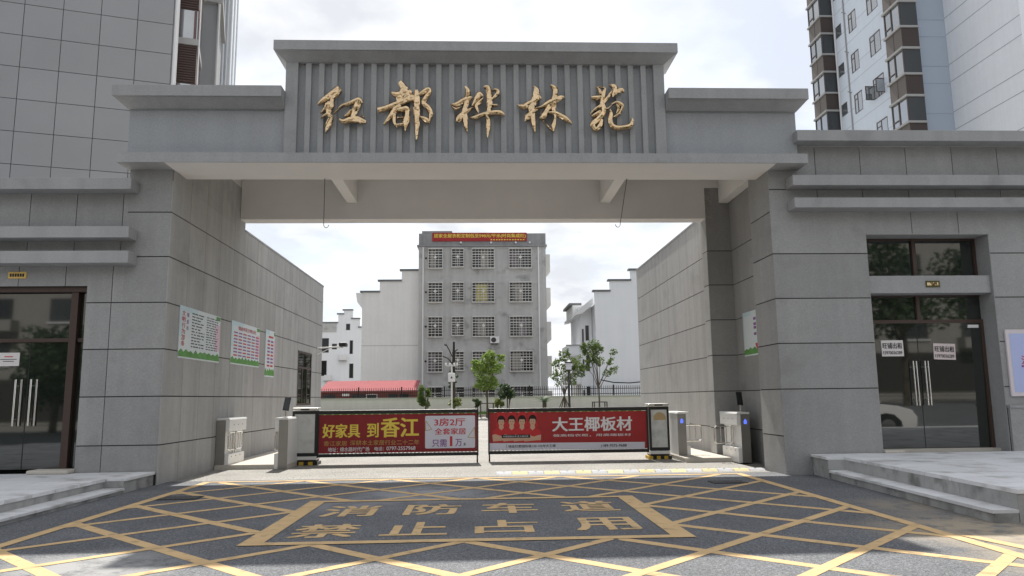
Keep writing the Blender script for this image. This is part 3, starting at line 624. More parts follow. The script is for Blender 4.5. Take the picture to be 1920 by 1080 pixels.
for tri in (((1292, 150), (1360, 248), (1286, 264)), ((1858, 222), (1778, 340), (1862, 346))):
    tb = MB(); q = [P2(oL, sA, YL, *p) for p in tri]
    for i in range(3): tb.tube([(q[i][0], YL-.012, q[i][1]), (q[(i+1) % 3][0], YL-.012, q[(i+1) % 3][1])], .007, 5)
    build('gold_triangle', tb, gtext, bnl)
oR = (910, 760)
def B(st, x0, x1, y0, y1, m, off=.02, dz=0): return ad(oR, sA, YR, None, bnr, st, x0, x1, y0, y1, m, off, dz)
plate('info_strip', [P2(oR, sA, YR, 36, 520), P2(oR, sA, YR, 1852, 504), P2(oR, sA, YR, 1852, 424), P2(oR, sA, YR, 36, 440)], YR-.0085, YR-.0065, lilac, bnr)
B('大王椰板材', 780, 1700, 138, 293, wtext, .05); B('做高档衣柜，用高端板材', 785, 1690, 330, 360, wtext, .02)
B('瑞金红都国际城120-122号大王椰', 268, 815, 457, 488, ktext, .02, .003); B('189-7075-9688', 1365, 1640, 450, 480, ktext, .03, .003)
for x in (247, 1347): plate('divider_mark', [P2(oR, sA, YR, x-2, 492), P2(oR, sA, YR, x+2, 492), P2(oR, sA, YR, x+2, 455), P2(oR, sA, YR, x-2, 455)], YR-.0115, YR-.009, ktext, bnr)
# printed row of four people in red shirts
def el(cx, cy, rx, ry, a0=0, a1=360, n=20): return [P2(oR, sA, YR, cx+rx*math.cos(rad(a0+(a1-a0)*k/n)), cy+ry*math.sin(rad(a0+(a1-a0)*k/n))) for k in range(n if a1-a0 == 360 else n+1)]
def lay(name, pts, d, m): return plate(name, pts, YR-.0065-d-.0006, YR-.0065-d, m, bnr)
def pp(pts): return [P2(oR, sA, YR, *p) for p in pts]
for i, (cx, cy) in enumerate(((185, 195), (305, 190), (425, 190), (548, 185))):
    d = .001*i
    lay('printed_glow', pp([(cx-45, 75), (cx+45, 75), (cx+60, 250), (cx-60, 250)]), .0+d*.2, shirt)
    lay('printed_hair', el(cx, cy-22, 47, 55), .0015+d, hair)
    lay('printed_shirt', pp([(cx-100, 430), (cx-98, 300), (cx-50, 262), (cx-15, 248), (cx+15, 248), (cx+50, 262), (cx+98, 300), (cx+100, 430)]), .002+d, shirt)
    lay('printed_neck', pp([(cx-22, 215), (cx+22, 215), (cx+28, 262), (cx, 290), (cx-28, 262)]), .0035+d, skin)
    lay('printed_face', el(cx, cy, 35, 48), .005+d, skin)
    lay('printed_fringe', el(cx, cy-28, 37, 28, 180, 360), .006+d, hair)
    for ex_ in (-14, 14): lay('printed_eye', el(cx+ex_, cy-2, 7, 3.5, n=8), .0065+d, hair)
    lay('printed_mouth', el(cx, cy+27, 10, 3, n=8), .0065+d, shirt)
    lay('printed_arm', pp([(cx-105, 345), (cx-70, 335), (cx+60, 375), (cx+55, 405), (cx-95, 420)]), .0075+d, skin)
    lay('printed_arm', pp([(cx+100, 340), (cx+70, 345), (cx-40, 380), (cx-35, 405), (cx+95, 405)]), .009+d, skin)
a = [P2(oR, sA, YR, *p) for p in ((190, 380), (520, 376), (520, 338), (190, 342))]
plate('caption_bar', a, YR-.022, YR-.020, ktext, bnr)
B('中国国家女排 官方供应商', 208, 498, 350, 370, wtext, .01, .015)

# speed bump: one moulded section after another
sb = root('speed_bump', (3.1, 15.3, 0), 'worn rubber speed bump of pale yellow and grey sections right of centre', 'speed bump')
bump_y = mat('bump_yellow', (.62, .53, .3), .75, .2, noise=((8, .15),), rnd=.12); bump_g = mat('bump_grey', (.42, .43, .45), .75, .2, noise=((8, .2),), rnd=.15)
nb = 17
for k in range(nb):
    x0 = .3+(5.72-.3)*k/nb; x1 = .3+(5.72-.3)*(k+1)/nb-.01; yo = 15.62-.03*k/nb*14/10
    b = MB().prism([(yo-.36, .0), (yo-.27, .035), (yo-.1, .035), (yo, .0)], x0, x1, 'X'); o = build('bump_section', b, bump_y if k % 2 else bump_g, sb)
    build('bolt', MB().tube([((x0+x1)/2, yo-.19, .034), ((x0+x1)/2, yo-.19, .039)], .022, 8), black, o)
for (x, y, lab) in ((-4.72, 12.35, 'black slotted drain cover near the left platform steps'), (4.3, 13.3, 'black slotted drain cover near the speed bump on the right')):
    t = root('drain_cover', (x, y, 0), lab, 'drain cover', 'drain covers in the asphalt')
    build('frame', MB().box(x-.3, x+.3, y-.2, y+.2, .0, .012), mat('cast_iron', (.05, .05, .052), .7), t)
    for k in range(7): piece('bar', t, mat('cast_iron_bar', (.085, .085, .088), .7), x-.24+.08*k-.025, x-.24+.08*k+.025, y-.17, y+.17, .012, .017)

# ================================================================== NOTICES AND SIGNS
board = mat('poster_board', (.62, .68, .7), .5, .3, noise=((1.2, .05),)); pgreen = mat('poster_green', (.12, .3, .08), .6, .2, noise=((6, .4), (18, .3))); psky = mat('poster_sky', (.5, .64, .69), .55, .3, noise=((2, .1),)); ppink = mat('poster_pink', (.66, .5, .58), .55, .3)
rl = random.Random(3)
def wall_poster(x, s, y0, y1, z0, z1, label, kind):
    """board on a passage wall; s=+1 faces +X. u runs left to right for the reader"""
    t = root('notice_board', (x, (y0+y1)/2, z0), label, 'notice board', 'notice boards in the passage')
    W = y1-y0; H = z1-z0
    def q(u): return y0+W*u if s > 0 else y1-W*u
    def strip(n, u0, u1, v0, v1, d, m):
        a, b = sorted((q(u0), q(u1))); c, e = sorted((x+s*(.012+d), x+s*(.0125+d))); return piece(n, t, m, c, e, a, b, z0+H*v0, z0+H*v1)
    bd = build('board', MB().box(min(x, x+s*.012), max(x, x+s*.012), y0, y1, z0, z1), board, t, bevel=.004)
    strip('sky_print', 0, .4, .9, 1, .0004, psky); strip('sky_print', 0, .05, .4, .9, .0004, psky); strip('pink_print', .86, 1, .25, .8, .0004, ppink)
    n = 9 if W > 1.5 else 5; g = [(0, .03)]
    for k in range(n*2+1): g.append((k/(n*2), .13+.05*(k % 2)+rl.uniform(-.02, .02)))
    g.append((1, .03)); c, e = sorted((x+s*.0132, x+s*.0138))
    build('grass_print', MB().prism([(q(u), z0+H*v) for u, v in g], c, e, 'X'), pgreen, t)
    strip('leaf_print', .88, .99, .9, .985, .0016, pgreen)
    bx = [x+s*.0145]
    def rows(u0, u1, v0, v1, nr, m, fill=.8, gap=.08):
        b = MB()
        for r_ in range(nr):
            v = v1-(v1-v0)*(r_+.5)/nr; u = u0; end = u1-(rl.random()**2)*.4*(u1-u0)
            while u < end:
                wlen = rl.uniform(.03, .08)*1.0; a, c2 = sorted((q(u), q(min(u+wlen, u1)))); b.box(bx[0]-.0003, bx[0]+.0003, a, c2, z0+H*(v-.35*(v1-v0)/nr*fill), z0+H*(v+.35*(v1-v0)/nr*fill)); u += wlen+rl.uniform(.006, .03)
        build('print_rows', b, m, t)
    ux = Y1*(1 if s > 0 else -1)
    if kind == 1:
        for i, ch in enumerate(['文', '明', '行', '为', '20', '条']): text('title', ch, (x+s*.0145, q(.085), z0+H*(.86-.115*i)), ux, Z1, .17, .1, rtext, t, .03)
        for i, ch in enumerate('瑞金市'): text('title', ch, (x+s*.0145, q(.175), z0+H*(.85-.13*i)), ux, Z1, .12, .085, ptext, t, .02)
        rows(.27, .58, .22, .93, 12, ktext, .5); rows(.63, .93, .22, .93, 14, ktext, .5)
    elif kind == 2:
        text('title', '瑞金市民文明公约', (x+s*.0145, q(.53), z0+H*.86), ux, Z1, W*.62, .1, rtext, t, .03)
        for c in range(6):
            u0 = .08+c*.152
            for r_ in range(8): strip('print_line', u0, u0+.12, .2+r_*.075, .2+r_*.075+.032, .002, rtext if (r_+c) % 3 == 0 else ptext)
    elif kind == 3:
        for c in range(2):
            for r_ in range(8): strip('print_line', .2+c*.36, .2+c*.36+.26, .22+r_*.075, .22+r_*.075+.04, .002, ptext if r_ % 3 else rtext)
        strip('print_line', .3, .8, .84, .88, .002, rtext)
    elif kind == 4:
        for v in (.78, .66, .58, .44): strip('print_line', .5, .62, v, v+.06, .002, ptext)
        cz, cy = z0+H*.26, q(.72); c, e = sorted((x+s*.015, x+s*.0155))
        build('red_emblem', MB().prism([(cy+.24*math.cos(rad(a)), cz+.16*math.sin(rad(a))) for a in range(180, 361, 15)], c, e, 'X'), rtext, t)
wall_poster(-5.93, 1, 14.98, 17.3, 2.36, 3.4, 'largest notice board on the left wall, black text columns and red vertical title', 1)
wall_poster(-5.93, 1, 18.08, 20.39, 2.38, 3.42, 'middle notice board on the left wall with red headline and rows of short lines', 2)
wall_poster(-5.93, 1, 20.95, 21.88, 2.16, 3.46, 'narrow notice board on the left wall nearest the window', 3)
wall_poster(6.355, -1, 16.45, 17.83, 2.42, 3.46, 'notice board with red emblem on the recess wall behind the right pillar', 4)

def paper_sheet(c, w, h, label, lines, m=paper, grp=None, tilt=0):
    t = root('paper_notice', c, label, 'notice', grp, world=False); t.rotation_euler = (0, rad(tilt), 0)
    sh = build('sheet', MB().box(-w/2, w/2, -.003, 0, -h/2, h/2), m, t)
    for (s_, y, ww, hh, mm, off) in lines:
        if s_: text('lettering', s_, (0, -.0045, y*h), X1, Z1, ww*w, hh*h, mm, t, off)
        else: build('print_line', MB().box(-ww*w/2, ww*w/2, -.0045, -.0035, (y-hh/2)*h, (y+hh/2)*h), mm, t)
    return t
for (x, z, lab, tl) in ((8.265, 2.4, 'white rental notice on the left leaf of the right shop door', 0), (9.33, 2.325, 'pinkish rental notice on the right leaf of the right shop door', 2)):
    paper_sheet((x, GY-.037, z), .45, .32, lab, (('旺铺出租', .16, .88, .36, ktext, .04), ('15970036289', -.28, .86, .2, ktext, .03)), m=paper if tl == 0 else mat('paper_pink', (.62, .54, .53), .7), grp='rental notices on the shop door', tilt=tl)
paper_sheet((-8.88, GYL-.004, 2.33), .4, .25, 'small white paper sheet on the left shop door', ((None, .2, .4, .07, rtext, 0), (None, 0, .75, .05, ktext, 0), (None, -.15, .5, .05, ktext, 0)))
ps = root('framed_poster', (11.1, 14.34, 1.45), 'pale blue framed fire hydrant poster on the right shop wall', 'poster')
build('frame', MB().box(10.3, 11.95, 14.3, 14.348, 1.42, 2.72), mat('pale_frame', (.62, .57, .6), .5, .4), ps, bevel=.01)
build('sheet', MB().box(10.37, 11.88, 14.296, 14.3, 1.5, 2.64), mat('poster_blue', (.42, .48, .74), .45, .4, noise=((1.2, .06),)), ps)
text('lettering', '消 火', (10.82, 14.2945, 2.12), X1, Z1, .52, .17, rtext, ps, .03)
build('emblem', MB().prism([(10.71, 2.29), (10.76, 2.4), (10.8, 2.3), (10.84, 2.4), (10.89, 2.29)], 14.2935, 14.2945, 'Y'), rtext, ps)
for (x, z, ww) in ((10.8, 2.0, .5), (10.95, 1.83, .3), (10.9, 1.68, .6)): build('print_line', MB().box(x-ww/2, x+ww/2, 14.2935, 14.2945, z-.02, z+.02), ptext, ps)
for (x, y, z, w_, lab, m) in ((-8.72, 14.348, 3.9, .34, 'small brass number plaque above the left shop door', mat('brass', (.6, .42, .14), .35, .5, metal=.8)), (9.0, 14.418, 3.65, .29, 'small dark brass number plaque on the lintel over the right shop door', mat('dark_brass', (.1, .09, .03), .3, .5, metal=.5))):
    t = root('number_plaque', (x, y, z), lab, 'plaque')
    build('plate', MB().box(x-w_/2, x+w_/2, y-.012, y, z-.065, z+.065), m, t, bevel=.004)
    b = MB()
    for k in range(6): b.box(x-w_*.4+w_*.135*k, x-w_*.4+w_*.135*k+w_*.1, y-.0145, y-.0125, z-.03, z+.03)
    build('print_marks', b, ktext if 'left' in lab else gold, t)
t = root('security_camera', (-5.93, 27.6, 3.4), 'dark security camera on a wall bracket at the far end of the left wall', 'camera')
build('bracket', MB().tube([(-5.93, 27.6, 3.38), (-5.2, 27.6, 3.42), (-4.98, 27.5, 3.4)], .025, 8), steel_w, t); build('bracket_brace', MB().tube([(-5.93, 27.6, 3.15), (-5.45, 27.6, 3.38)], .015, 6), steel_w, t)
build('camera_body', MB().box(-5.12, -4.86, 27.35, 27.75, 3.42, 3.56), black, t, bevel=.03)

# ================================================================== TOWERS
tower_g = mat('tower_grey', (.292, .3, .312), .85, .2, noise=((60, .1), (.6, .06)), rnd=.03, bump=(80, .15, .004))
tower_w = mat('tower_pale_blue', (.66, .72, .8), .85, .2, noise=((.5, .05), (9, .03)), streak=.05)
tower_w2 = mat('tower_white', (.75, .78, .83), .85, .2, noise=((.7, .05), (4, .04)), streak=.06, bump=(1.2, .3, .03))
tower_b = mat('tower_blue_grey', (.38, .44, .52), .85, .2, noise=((.5, .05),), rnd=.04)
louver = mat('louver_brown', (.085, .06, .055), .7, .2, noise=((14, .2),)); mesh_b = mat('brown_panel', (.16, .143, .132), .7, .2, noise=((14, .15),))
ledge = mat('ledge_grey', (.36, .36, .36), .8, .2); alu = mat('window_brown', (.1, .085, .08), .5, .3)
white_trim = mat('white_trim', (.68, .69, .7), .6, .3)
# ---- left tower: face turned 17 degrees
lt = root('apartment_tower', (-11.43, 26.87, 0), 'tall grey panelled apartment tower behind the left shop', 'tower', rz=rad(17), world=False)
build('core', MB().box(-22, 0, .02, 30, 0, 44), groove, lt)
for i in range(10):
    for j in range(36):
        z0 = .26+1.17*j; z1 = z0+1.17
        if z1 < 5 or z0 > 24: continue
        x1 = -1.2*i; piece('panel', lt, tower_g, x1-1.2+.011, x1-.011, -.004, .021, z0+.011, z1-.011)
piece('panel', lt, tower_g, -22, 0, -.004, .021, 24.9, 44)
build('corner_pipe', MB().tube([(.1, .1, 3), (.1, .1, 44)], .09, 8), white_trim, lt)
build('side_wall', MB().box(.0, .02, .03, 29.9, 0, 44), tower_g, lt)
for k in range(12):
    z = 4.55+3.02*k
    # bay nearest the corner: louver below, window above, ledge between
    b = build('bay_ledge', MB().box(.06, .84, .8, 3.2, z+1.55, z+1.8), ledge, lt)
    for q in range(15): piece('louver_slat', lt, louver, .1, .76, .86, .9, z+.05+.1*q, z+.12+.1*q)
    build('louver_back', MB().box(.08, .78, .91, 3.1, z, z+1.55), louver, lt)
    w_ = build('bay_window', MB().box(.1, .78, .93, 3.1, z+1.8, z+3.02), glass_pale, lt)
    fm = mat('frame_red', (.16, .1, .1), .6)
    for (a, b) in ((.64, .73), (.1, .15), (.78, .82)): piece('frame_bar', w_, fm, a, b, .86, .925, z+1.8, z+3.02)
build('white_trim', MB().box(.845, .88, .8, .9, 3, 44), white_trim, lt)
build('bay_wall', MB().box(.02, 1.28, 5.2, 9, 0, 44), tower_g, lt)
for k in range(8):
    z = 7.6+6.04*k*.5; build('cornice', MB().box(.02, 1.45, 5.0, 9.1, z+5.6, z+5.95), ledge, lt) if k % 2 == 0 else None
build('bay_wall', MB().box(.02, 1.5, 14, 24, 0, 44), tower_w, lt)
for (x, y) in ((1.31, 5.1), (1.15, 13.9), (1.34, 13.9), (1.52, 13.9), (1.54, 18), (1.54, 23.9)): build('downpipe', MB().tube([(x, y, 3), (x, y, 44)], .06, 6), white_trim, lt)
# ---- right tower
rt = root('apartment_tower', (32, 52, 0), 'tall pale blue apartment tower with stacked brown bay windows on the right', 'tower')
XT = 27.0; SH = 3.07
build('wall', MB().box(XT, 40, 44.3, 56.5, 0, 46), tower_w, rt)
build('wall', MB().box(27.12, 40, 43.02, 44.3, 0, 46), tower_b, rt)
build('wall', MB().box(29.2, 44, 36.8, 43.02, 0, 46), tower_w2, rt)
seam = mat('wall_seam', (.28, .31, .35), .9, .1)
zz = [18.5+SH*k for k in range(-5, 8)]
for z in zz:
    for (a, b) in ((z+.02, z+1.93), (z+1.97, z+SH-.02)): piece('panel', rt, tower_b, 27.14, 29.19, 43.0, 43.03, a, b)
    for q in (0, 1.95):
        piece('seam', rt, seam, 29.19, 29.201, 36.81, 43.0, z+q+.1, z+q+.13); piece('seam', rt, seam, XT-.004, XT+.001, 44.4, 52.5, z+q+.3, z+q+.32)
def twin(y0, y1, z0, z1, opened=False):
    w_ = link('window', MB().box(XT-.005, XT+.12, y0, y1, z0, z1).mesh('w', alu), rt)
    piece('pane', w_, glass_pale, XT-.012, XT-.006, y0+.05, y1-.05, z0+.05, z1-.05)
    if y1-y0 > .9:
        ym = y0+(y1-y0)*.55; piece('mullion', w_, alu, XT-.031, XT-.011, ym-.04, ym+.04, z0, z1); piece('transom', w_, alu, XT-.03, XT-.012, ym+.04, y1-.09, z0+(z1-z0)*.7, z0+(z1-z0)*.7+.06)
    piece('jamb', w_, alu, XT-.03, XT-.012, y1-.09, y1, z0, z1); piece('head', w_, alu, XT-.03, XT-.012, y0, y1-.09, z1-.07, z1)
    if opened:
        for yy, a in ((y0, -1), (y1, 1)):
            f = MB(); X0 = XT-.6
            for (xa, xb, za, zb) in ((X0, XT-.03, z0, z0+.06), (X0, XT-.03, z0+(z1-z0)*.66, z0+(z1-z0)*.66+.06), (X0, X0+.06, z0+.06, z0+(z1-z0)*.66)): f.box(xa, xb, yy-.02, yy+.02, za, zb)
            build('open_casement', f, alu, w_); build('casement_pane', MB().box(X0+.06, XT-.05, yy-.004, yy+.004, z0+.06, z0+(z1-z0)*.66), glass_pale, w_)
for k in range(-3, 6):
    zt = 22.77+SH*k
    twin(51.5, 52.3, zt-.88, zt); twin(49.35, 50.4, zt-1.42, zt); twin(46.45, 47.8, zt-1.42, zt, k == 0)
build('drain_pipe', MB().tube([(XT-.06, 50.9, 6), (XT-.06, 50.9, 46)], .045, 6), ledge, rt)
for k in range(8): build('pipe_stub', MB().tube([(XT, 50.75, 17+SH*k), (XT-.35, 50.6, 17+SH*k)], .04, 6), ledge, rt)
build('trim_pipe', MB().tube([(XT-.05, 52.45, 6), (XT-.05, 52.45, 46)], .07, 6), white_trim, rt); build('trim_pipe', MB().tube([(XT-.02, 44.22, 6), (XT-.02, 44.22, 46)], .07, 6), white_trim, rt); build('trim_pipe', MB().tube([(27.2, 42.95, 6), (27.2, 42.95, 46)], .07, 6), white_trim, rt)
for (y0, y1) in ((42.45, 44.2), (52.65, 54.6)):
    for k in range(-4, 5):
        z = 22.5+SH*k
        p_ = build('bay_panel', MB().box(26.0, 27.1, y0, y1, z+.07, z+1.33), mesh_b, rt)
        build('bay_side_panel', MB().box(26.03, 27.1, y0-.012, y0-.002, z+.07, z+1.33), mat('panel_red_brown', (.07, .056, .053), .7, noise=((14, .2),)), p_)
        build('panel_bar', MB().box(25.98, 25.999, (y0+y1)/2-.02, (y0+y1)/2+.02, z+.07, z+1.33), alu, p_)
        for (za, zb) in ((z-.07, z+.07), (z+1.33, z+1.46)): build('bay_ledge', MB().box(25.9, 27.1, y0-.1, y1+.1, za, zb), ledge, rt)
        w_ = build('bay_window', MB().box(26.04, 27.1, y0+.02, y1-.02, z+1.46, z+SH-.07), glass_pale, rt)
        ym = y0+(y1-y0)*.55
        for (a, b, c, d) in ((y0, y0+.07, z+1.46, z+SH-.07), (y1-.07, y1, z+1.46, z+SH-.07), (ym-.04, ym+.04, z+1.46, z+SH-.07), (ym+.04, y1-.07, z+1.85, z+1.92)): piece('frame_bar', w_, alu, 25.99, 26.04, a, b, c, d)
        build('side_pane', MB().box(26.06, 27.1, y0-.01, y0+.018, z+1.46, z+SH-.07), mat('dark_pane', (.05, .055, .06), .2, .5), w_)

# ================================================================== BUILDINGS BEHIND
YB = 66
plaster = mat('grey_plaster', (.46, .46, .455), .92, .1, noise=((.5, .12), (3, .1), (14, .06)), streak=.16, stain=((.22, .22, .22), 1.1, .56, .8))
plaster_d = mat('grey_plaster_dark', (.28, .28, .285), .92, .1, noise=((.7, .2), (3, .15)), streak=.2)
iron = mat('grille_steel', (.66, .65, .62), .6, .3)
gbx = root('apartment_block', (.2, YB+5, .4), 'grey plastered five storey block with barred windows and red roof banner', 'building')
build('wall', MB().box(-5.45, 5.88, YB, YB+11, 0, 14.95), plaster, gbx)
build('cornice', MB().box(-5.6, 6.0, YB-.15, YB+11.1, 14.95, 15.1), plaster_d, gbx); build('parapet', MB().box(-5.45, 5.9, YB-.02, YB+11, 15.1, 16.15), plaster_d, gbx)
build('stair_head', MB().box(-5.2, -2.5, YB+.3, YB+4, 16.15, 16.45), plaster_d, gbx)
bn = build('roof_banner', MB().box(-4.25, 4.2, YB-.1, YB-.05, 15.42, 16.2), redb, gbx)
text('lettering', '居家全屋衣柜定制低至598元/平米(时尚集成灶)', (0, YB-.11, 15.9), X1, Z1, 8.2, .42, ytext, bn, .04)
lb = MB(); [lb.box(.95+.24*k, 1.1+.24*k, YB-.112, YB-.106, 15.5, 15.6) for k in range(13)]; build('print_line', lb, ytext, bn)
for x in (-1.7, 1.0, 3.2, 4.45): build('sky_hole_disc', MB().tube([(x, YB-.25, 15.28), (x, YB-.02, 15.28)], .09, 10), pole_w, gbx)  # white discs stand in for bright sky through the parapet drain holes
for x in (-5.05, 5.2): build('downpipe', MB().tube([(x, YB-.08, .5), (x, YB-.08, 14.9)], .07, 8), pole_w, gbx)
build('string_course', MB().box(-5.46, 5.89, YB-.02, YB, 14.75, 14.9), plaster, gbx)
curtain = [mat('curtain_a', (.3, .28, .26), .9), mat('curtain_yellow', (.5, .45, .16), .9), mat('curtain_b', (.2, .18, .2), .9)]
G = {}
for r_ in range(5):
    zt = 14.68-3.05*r_
    for ci, (x0, x1, h) in enumerate(((-4.55, -3.37, 1.66), (-2.47, -1.49, 1.55), (-.67, 1.22, 1.66), (2.63, 4.55, 1.66))):
        w_ = link('window', MB().box(x0, x1, YB-.004, YB+.12, zt-h, zt).mesh('w', darkframe), gbx)
        piece('pane', w_, glass_far, x0+.06, x1-.06, YB-.02, YB-.006, zt-h+.06, zt-.06)
        if (r_, ci) == (1, 2): piece('curtain', w_, curtain[1], x0+.3, x1-.6, YB-.03, YB-.021, zt-h+.08, zt-.1)
        elif ci >= 2 or (r_+ci) % 3 == 0: 
            a = x0+.1+.3*((r_*7+ci) % 3); piece('curtain', w_, curtain[(r_+ci) % 2*2], a, a+(x1-x0)*.4, YB-.03, YB-.021, zt-h+.08, zt-.1)
        if ci not in G:
            g = MB(); W = x1-x0; d0 = -.3
            for (a, b) in ((-.06, -.02), (W+.02, W+.06)): g.box(a, b, d0, 0, -h-.06, .06)
            for zc in [.03, -h-.03, -h*.3]+[-h*k/7 for k in range(1, 7)]: g.box(-.06, W+.06, d0, d0+.02, zc-.02, zc+.02)
            nv = int(W/.27)
            for k in range(1, nv): g.box(W*k/nv-.014, W*k/nv+.014, d0+.022, d0+.036, -h if ci != 3 else -h, 0 if k != nv//2 else 0)
            g.box(W/2-.02, W/2+.02, d0-.02, d0, -h, -h*.3)
            g.box(-.06, W+.06, d0, 0, .06, .1); g.box(-.06, W+.06, d0, 0, -h-.1, -h-.06)
            g.prism([(W/2-.15, -h*.45), (W/2, -h*.45-.17), (W/2+.15, -h*.45), (W/2, -h*.45+.17)], d0-.03, d0-.02, 'Y'); G[ci] = g.mesh('grille', iron)
        o = link('grille', G[ci], w_); o.location = (x0, YB, zt); o['kind'] = 'stuff'
for r_ in range(5):
    zt = 14.3-3.05*r_; build('side_bay', MB().prism([(5.89, zt), (6.3, zt), (6.3, zt-1.6), (5.89, zt-2.0)], YB+.4, YB+2.2, 'Y'), iron, gbx)
    build('vent_hole', MB().tube([(-4.8, YB-.02, 13.9-3.05*r_), (-4.8, YB+.01, 13.9-3.05*r_)], .1, 10), black, gbx)
ac = root('air_conditioner', (1.25, YB-.3, 6.2), 'white air conditioner unit under a third row window of the grey block', 'air conditioner')
build('casing', MB().box(.85, 1.65, YB-.5, YB-.05, 6.25, 6.85), pole_w, ac, bevel=.03); build('fan_grille', MB().tube([(1.15, YB-.52, 6.55), (1.15, YB-.5, 6.55)], .22, 16), darkframe, ac); build('bracket', MB().box(.95, 1.55, YB-.5, YB, 6.18, 6.24), darkframe, ac)

wall_w = mat('whitewash', (.78, .78, .765), .9, .1, noise=((.6, .06), (4, .04)), streak=.08, stain=((.4, .4, .38), .9, .66, .82)); wall_w2 = mat('whitewash_cool', (.77, .79, .82), .9, .1, noise=((.6, .05),), streak=.06); tile_d = mat('coping_tiles', (.16, .165, .17), .8, .2, noise=((5, .2),))
def gable_house(y, prof_, x_far, z0, depth, label, m, left=True):
    """blank stepped gable wall; prof_ = [(x0,x1,ztop)...] steps"""
    t = root('gable_house', ((prof_[0][0]+x_far)/2, y+depth/2, z0), label, 'building')
    pts = [(prof_[0][0], z0)]
    for (a, b, zt) in prof_: pts += [(a, zt), (b, zt)]
    pts += [(prof_[-1][1], z0)]
    build('gable_wall', MB().prism(pts, y, y+.35, 'Y'), m, t); build('body', MB().box(prof_[0][0]+.02, prof_[-1][1]-.02, y+.35, y+depth, z0, prof_[0][2]-1.0), m, t)
    for i, (a, b, zt) in enumerate(prof_): build('coping', MB().box(a-.18, b+.02, y-.12, y+.47, zt-.0, zt+.15), tile_d, t)
    return t
t = gable_house(67, [(-10.55, -9.0, 11.0), (-9.0, -7.05, 12.0), (-7.05, -5.5, 12.95)], -5.5, 0, 9, 'white gable house with stepped roofline left of the grey block', wall_w)
build('eave', MB().prism([(-11.1, 10.95), (-10.55, 10.95), (-10.55, 9.6), (-10.95, 10.1)], 66.9, 67.4, 'Y'), wall_w, t); build('joint_line', MB().box(-10.55, -5.5, 66.985, 67, 6.2, 6.26), mat('seam_pale', (.5, .5, .5), .9), t)
t = gable_house(62, [(9.6, 10.9, 10.25), (10.9, 12.68, 11.15), (12.68, 17, 12.05)], 17, 0, 9, 'white gable house with stepped roofline and windowed side right of the grey block', wall_w2)
build('wall', MB().box(8.6, 9.58, 64, 71, 0, 9.3), wall_w2, t); build('eave', MB().prism([(8.0, 8.35), (8.0, 8.6), (9.6, 9.9), (9.6, 9.3), (8.6, 8.5)], 62.6, 71, 'Y'), white_trim, t)
build('eave', MB().box(7.9, 9.0, 66, 71, 9.6, 9.8), tile_d, t); build('upper_wall', MB().box(8.2, 9.6, 66, 71, 8.6, 9.6), wall_w, t)
for k in range(3):
    z = 6.6-2.6*k; w_ = link('window', MB().box(9.0, 9.3, 63.98, 64.02, z-.3, z+1.0).mesh('w', alu), t); piece('pane', w_, glass_far, 9.04, 9.26, 63.96, 63.98, z-.26, z+.96)
    w_ = link('window', MB().box(8.7, 8.86, 63.98, 64.02, z-.5, z+.7).mesh('w', alu), t)
for (z, d) in ((5.0, .9), (2.6, .8)):
    b_ = build('balcony', MB().box(7.4, 8.6, 64.5, 68, z, z+.15), white_trim, t); build('balcony_wall', MB().box(7.4, 7.5, 64.5, 68, z+.15, z+.9), wall_w2, b_); build('balcony_wall', MB().box(7.5, 8.6, 64.5, 64.6, z+.15, z+.9), wall_w2, b_); build('railing', MB().box(7.35, 8.6, 64.42, 64.5, z+.9, z+1.0), ledge, b_)
th = gable_house(95, [(-20.6, -17.9, 11.1), (-17.9, -17.2, 12.2), (-17.2, -16.1, 12.7), (-16.1, -15.2, 11.6), (-15.2, -14.6, 10.5)], -14.6, 0, 8, 'distant white house with stepped gable at the end of the left wall', wall_w2)
for (x0, x1, z0, z1) in ((-16.9, -16.4, 10.2, 11.0), (-16.4, -16.0, 7.2, 8.9), (-16.4, -15.9, 4.2, 6.0), (-20.2, -19.0, 7.4, 9.2), (-20.2, -19.2, 4.5, 6.4), (-18.6, -18.0, 7.8, 8.5)):
    w_ = link('window', MB().box(x0, x1, 94.98, 95.05, z0, z1).mesh('w', alu), th); piece('pane', w_, glass_far, x0+.06, x1-.06, 94.96, 94.98, z0+.06, z1-.06)
build('attic_wall', MB().box(-20.6, -18.1, 94.9, 95.02, 10.0, 11.05), plaster, th)
for (x, z) in ((-17.2, 6.4), (-17.2, 2.9), (-19.0, 3.9)):
    ac = root('air_conditioner', (x, 94.8, z), {6.4: 'caged air conditioner, upper one on the distant white house', 2.9: 'caged air conditioner, lower one on the distant white house', 3.9: 'air conditioner left of the cages on the distant white house'}[z], 'air conditioner', 'air conditioners on the far house')
    build('casing', MB().box(x-.4, x+.4, 94.5, 94.95, z, z+.7), pole_w, ac, bevel=.03); build('cage', MB().box(x-.5, x+.5, 94.4, 94.97, z-.12, z-.04), ledge, ac)

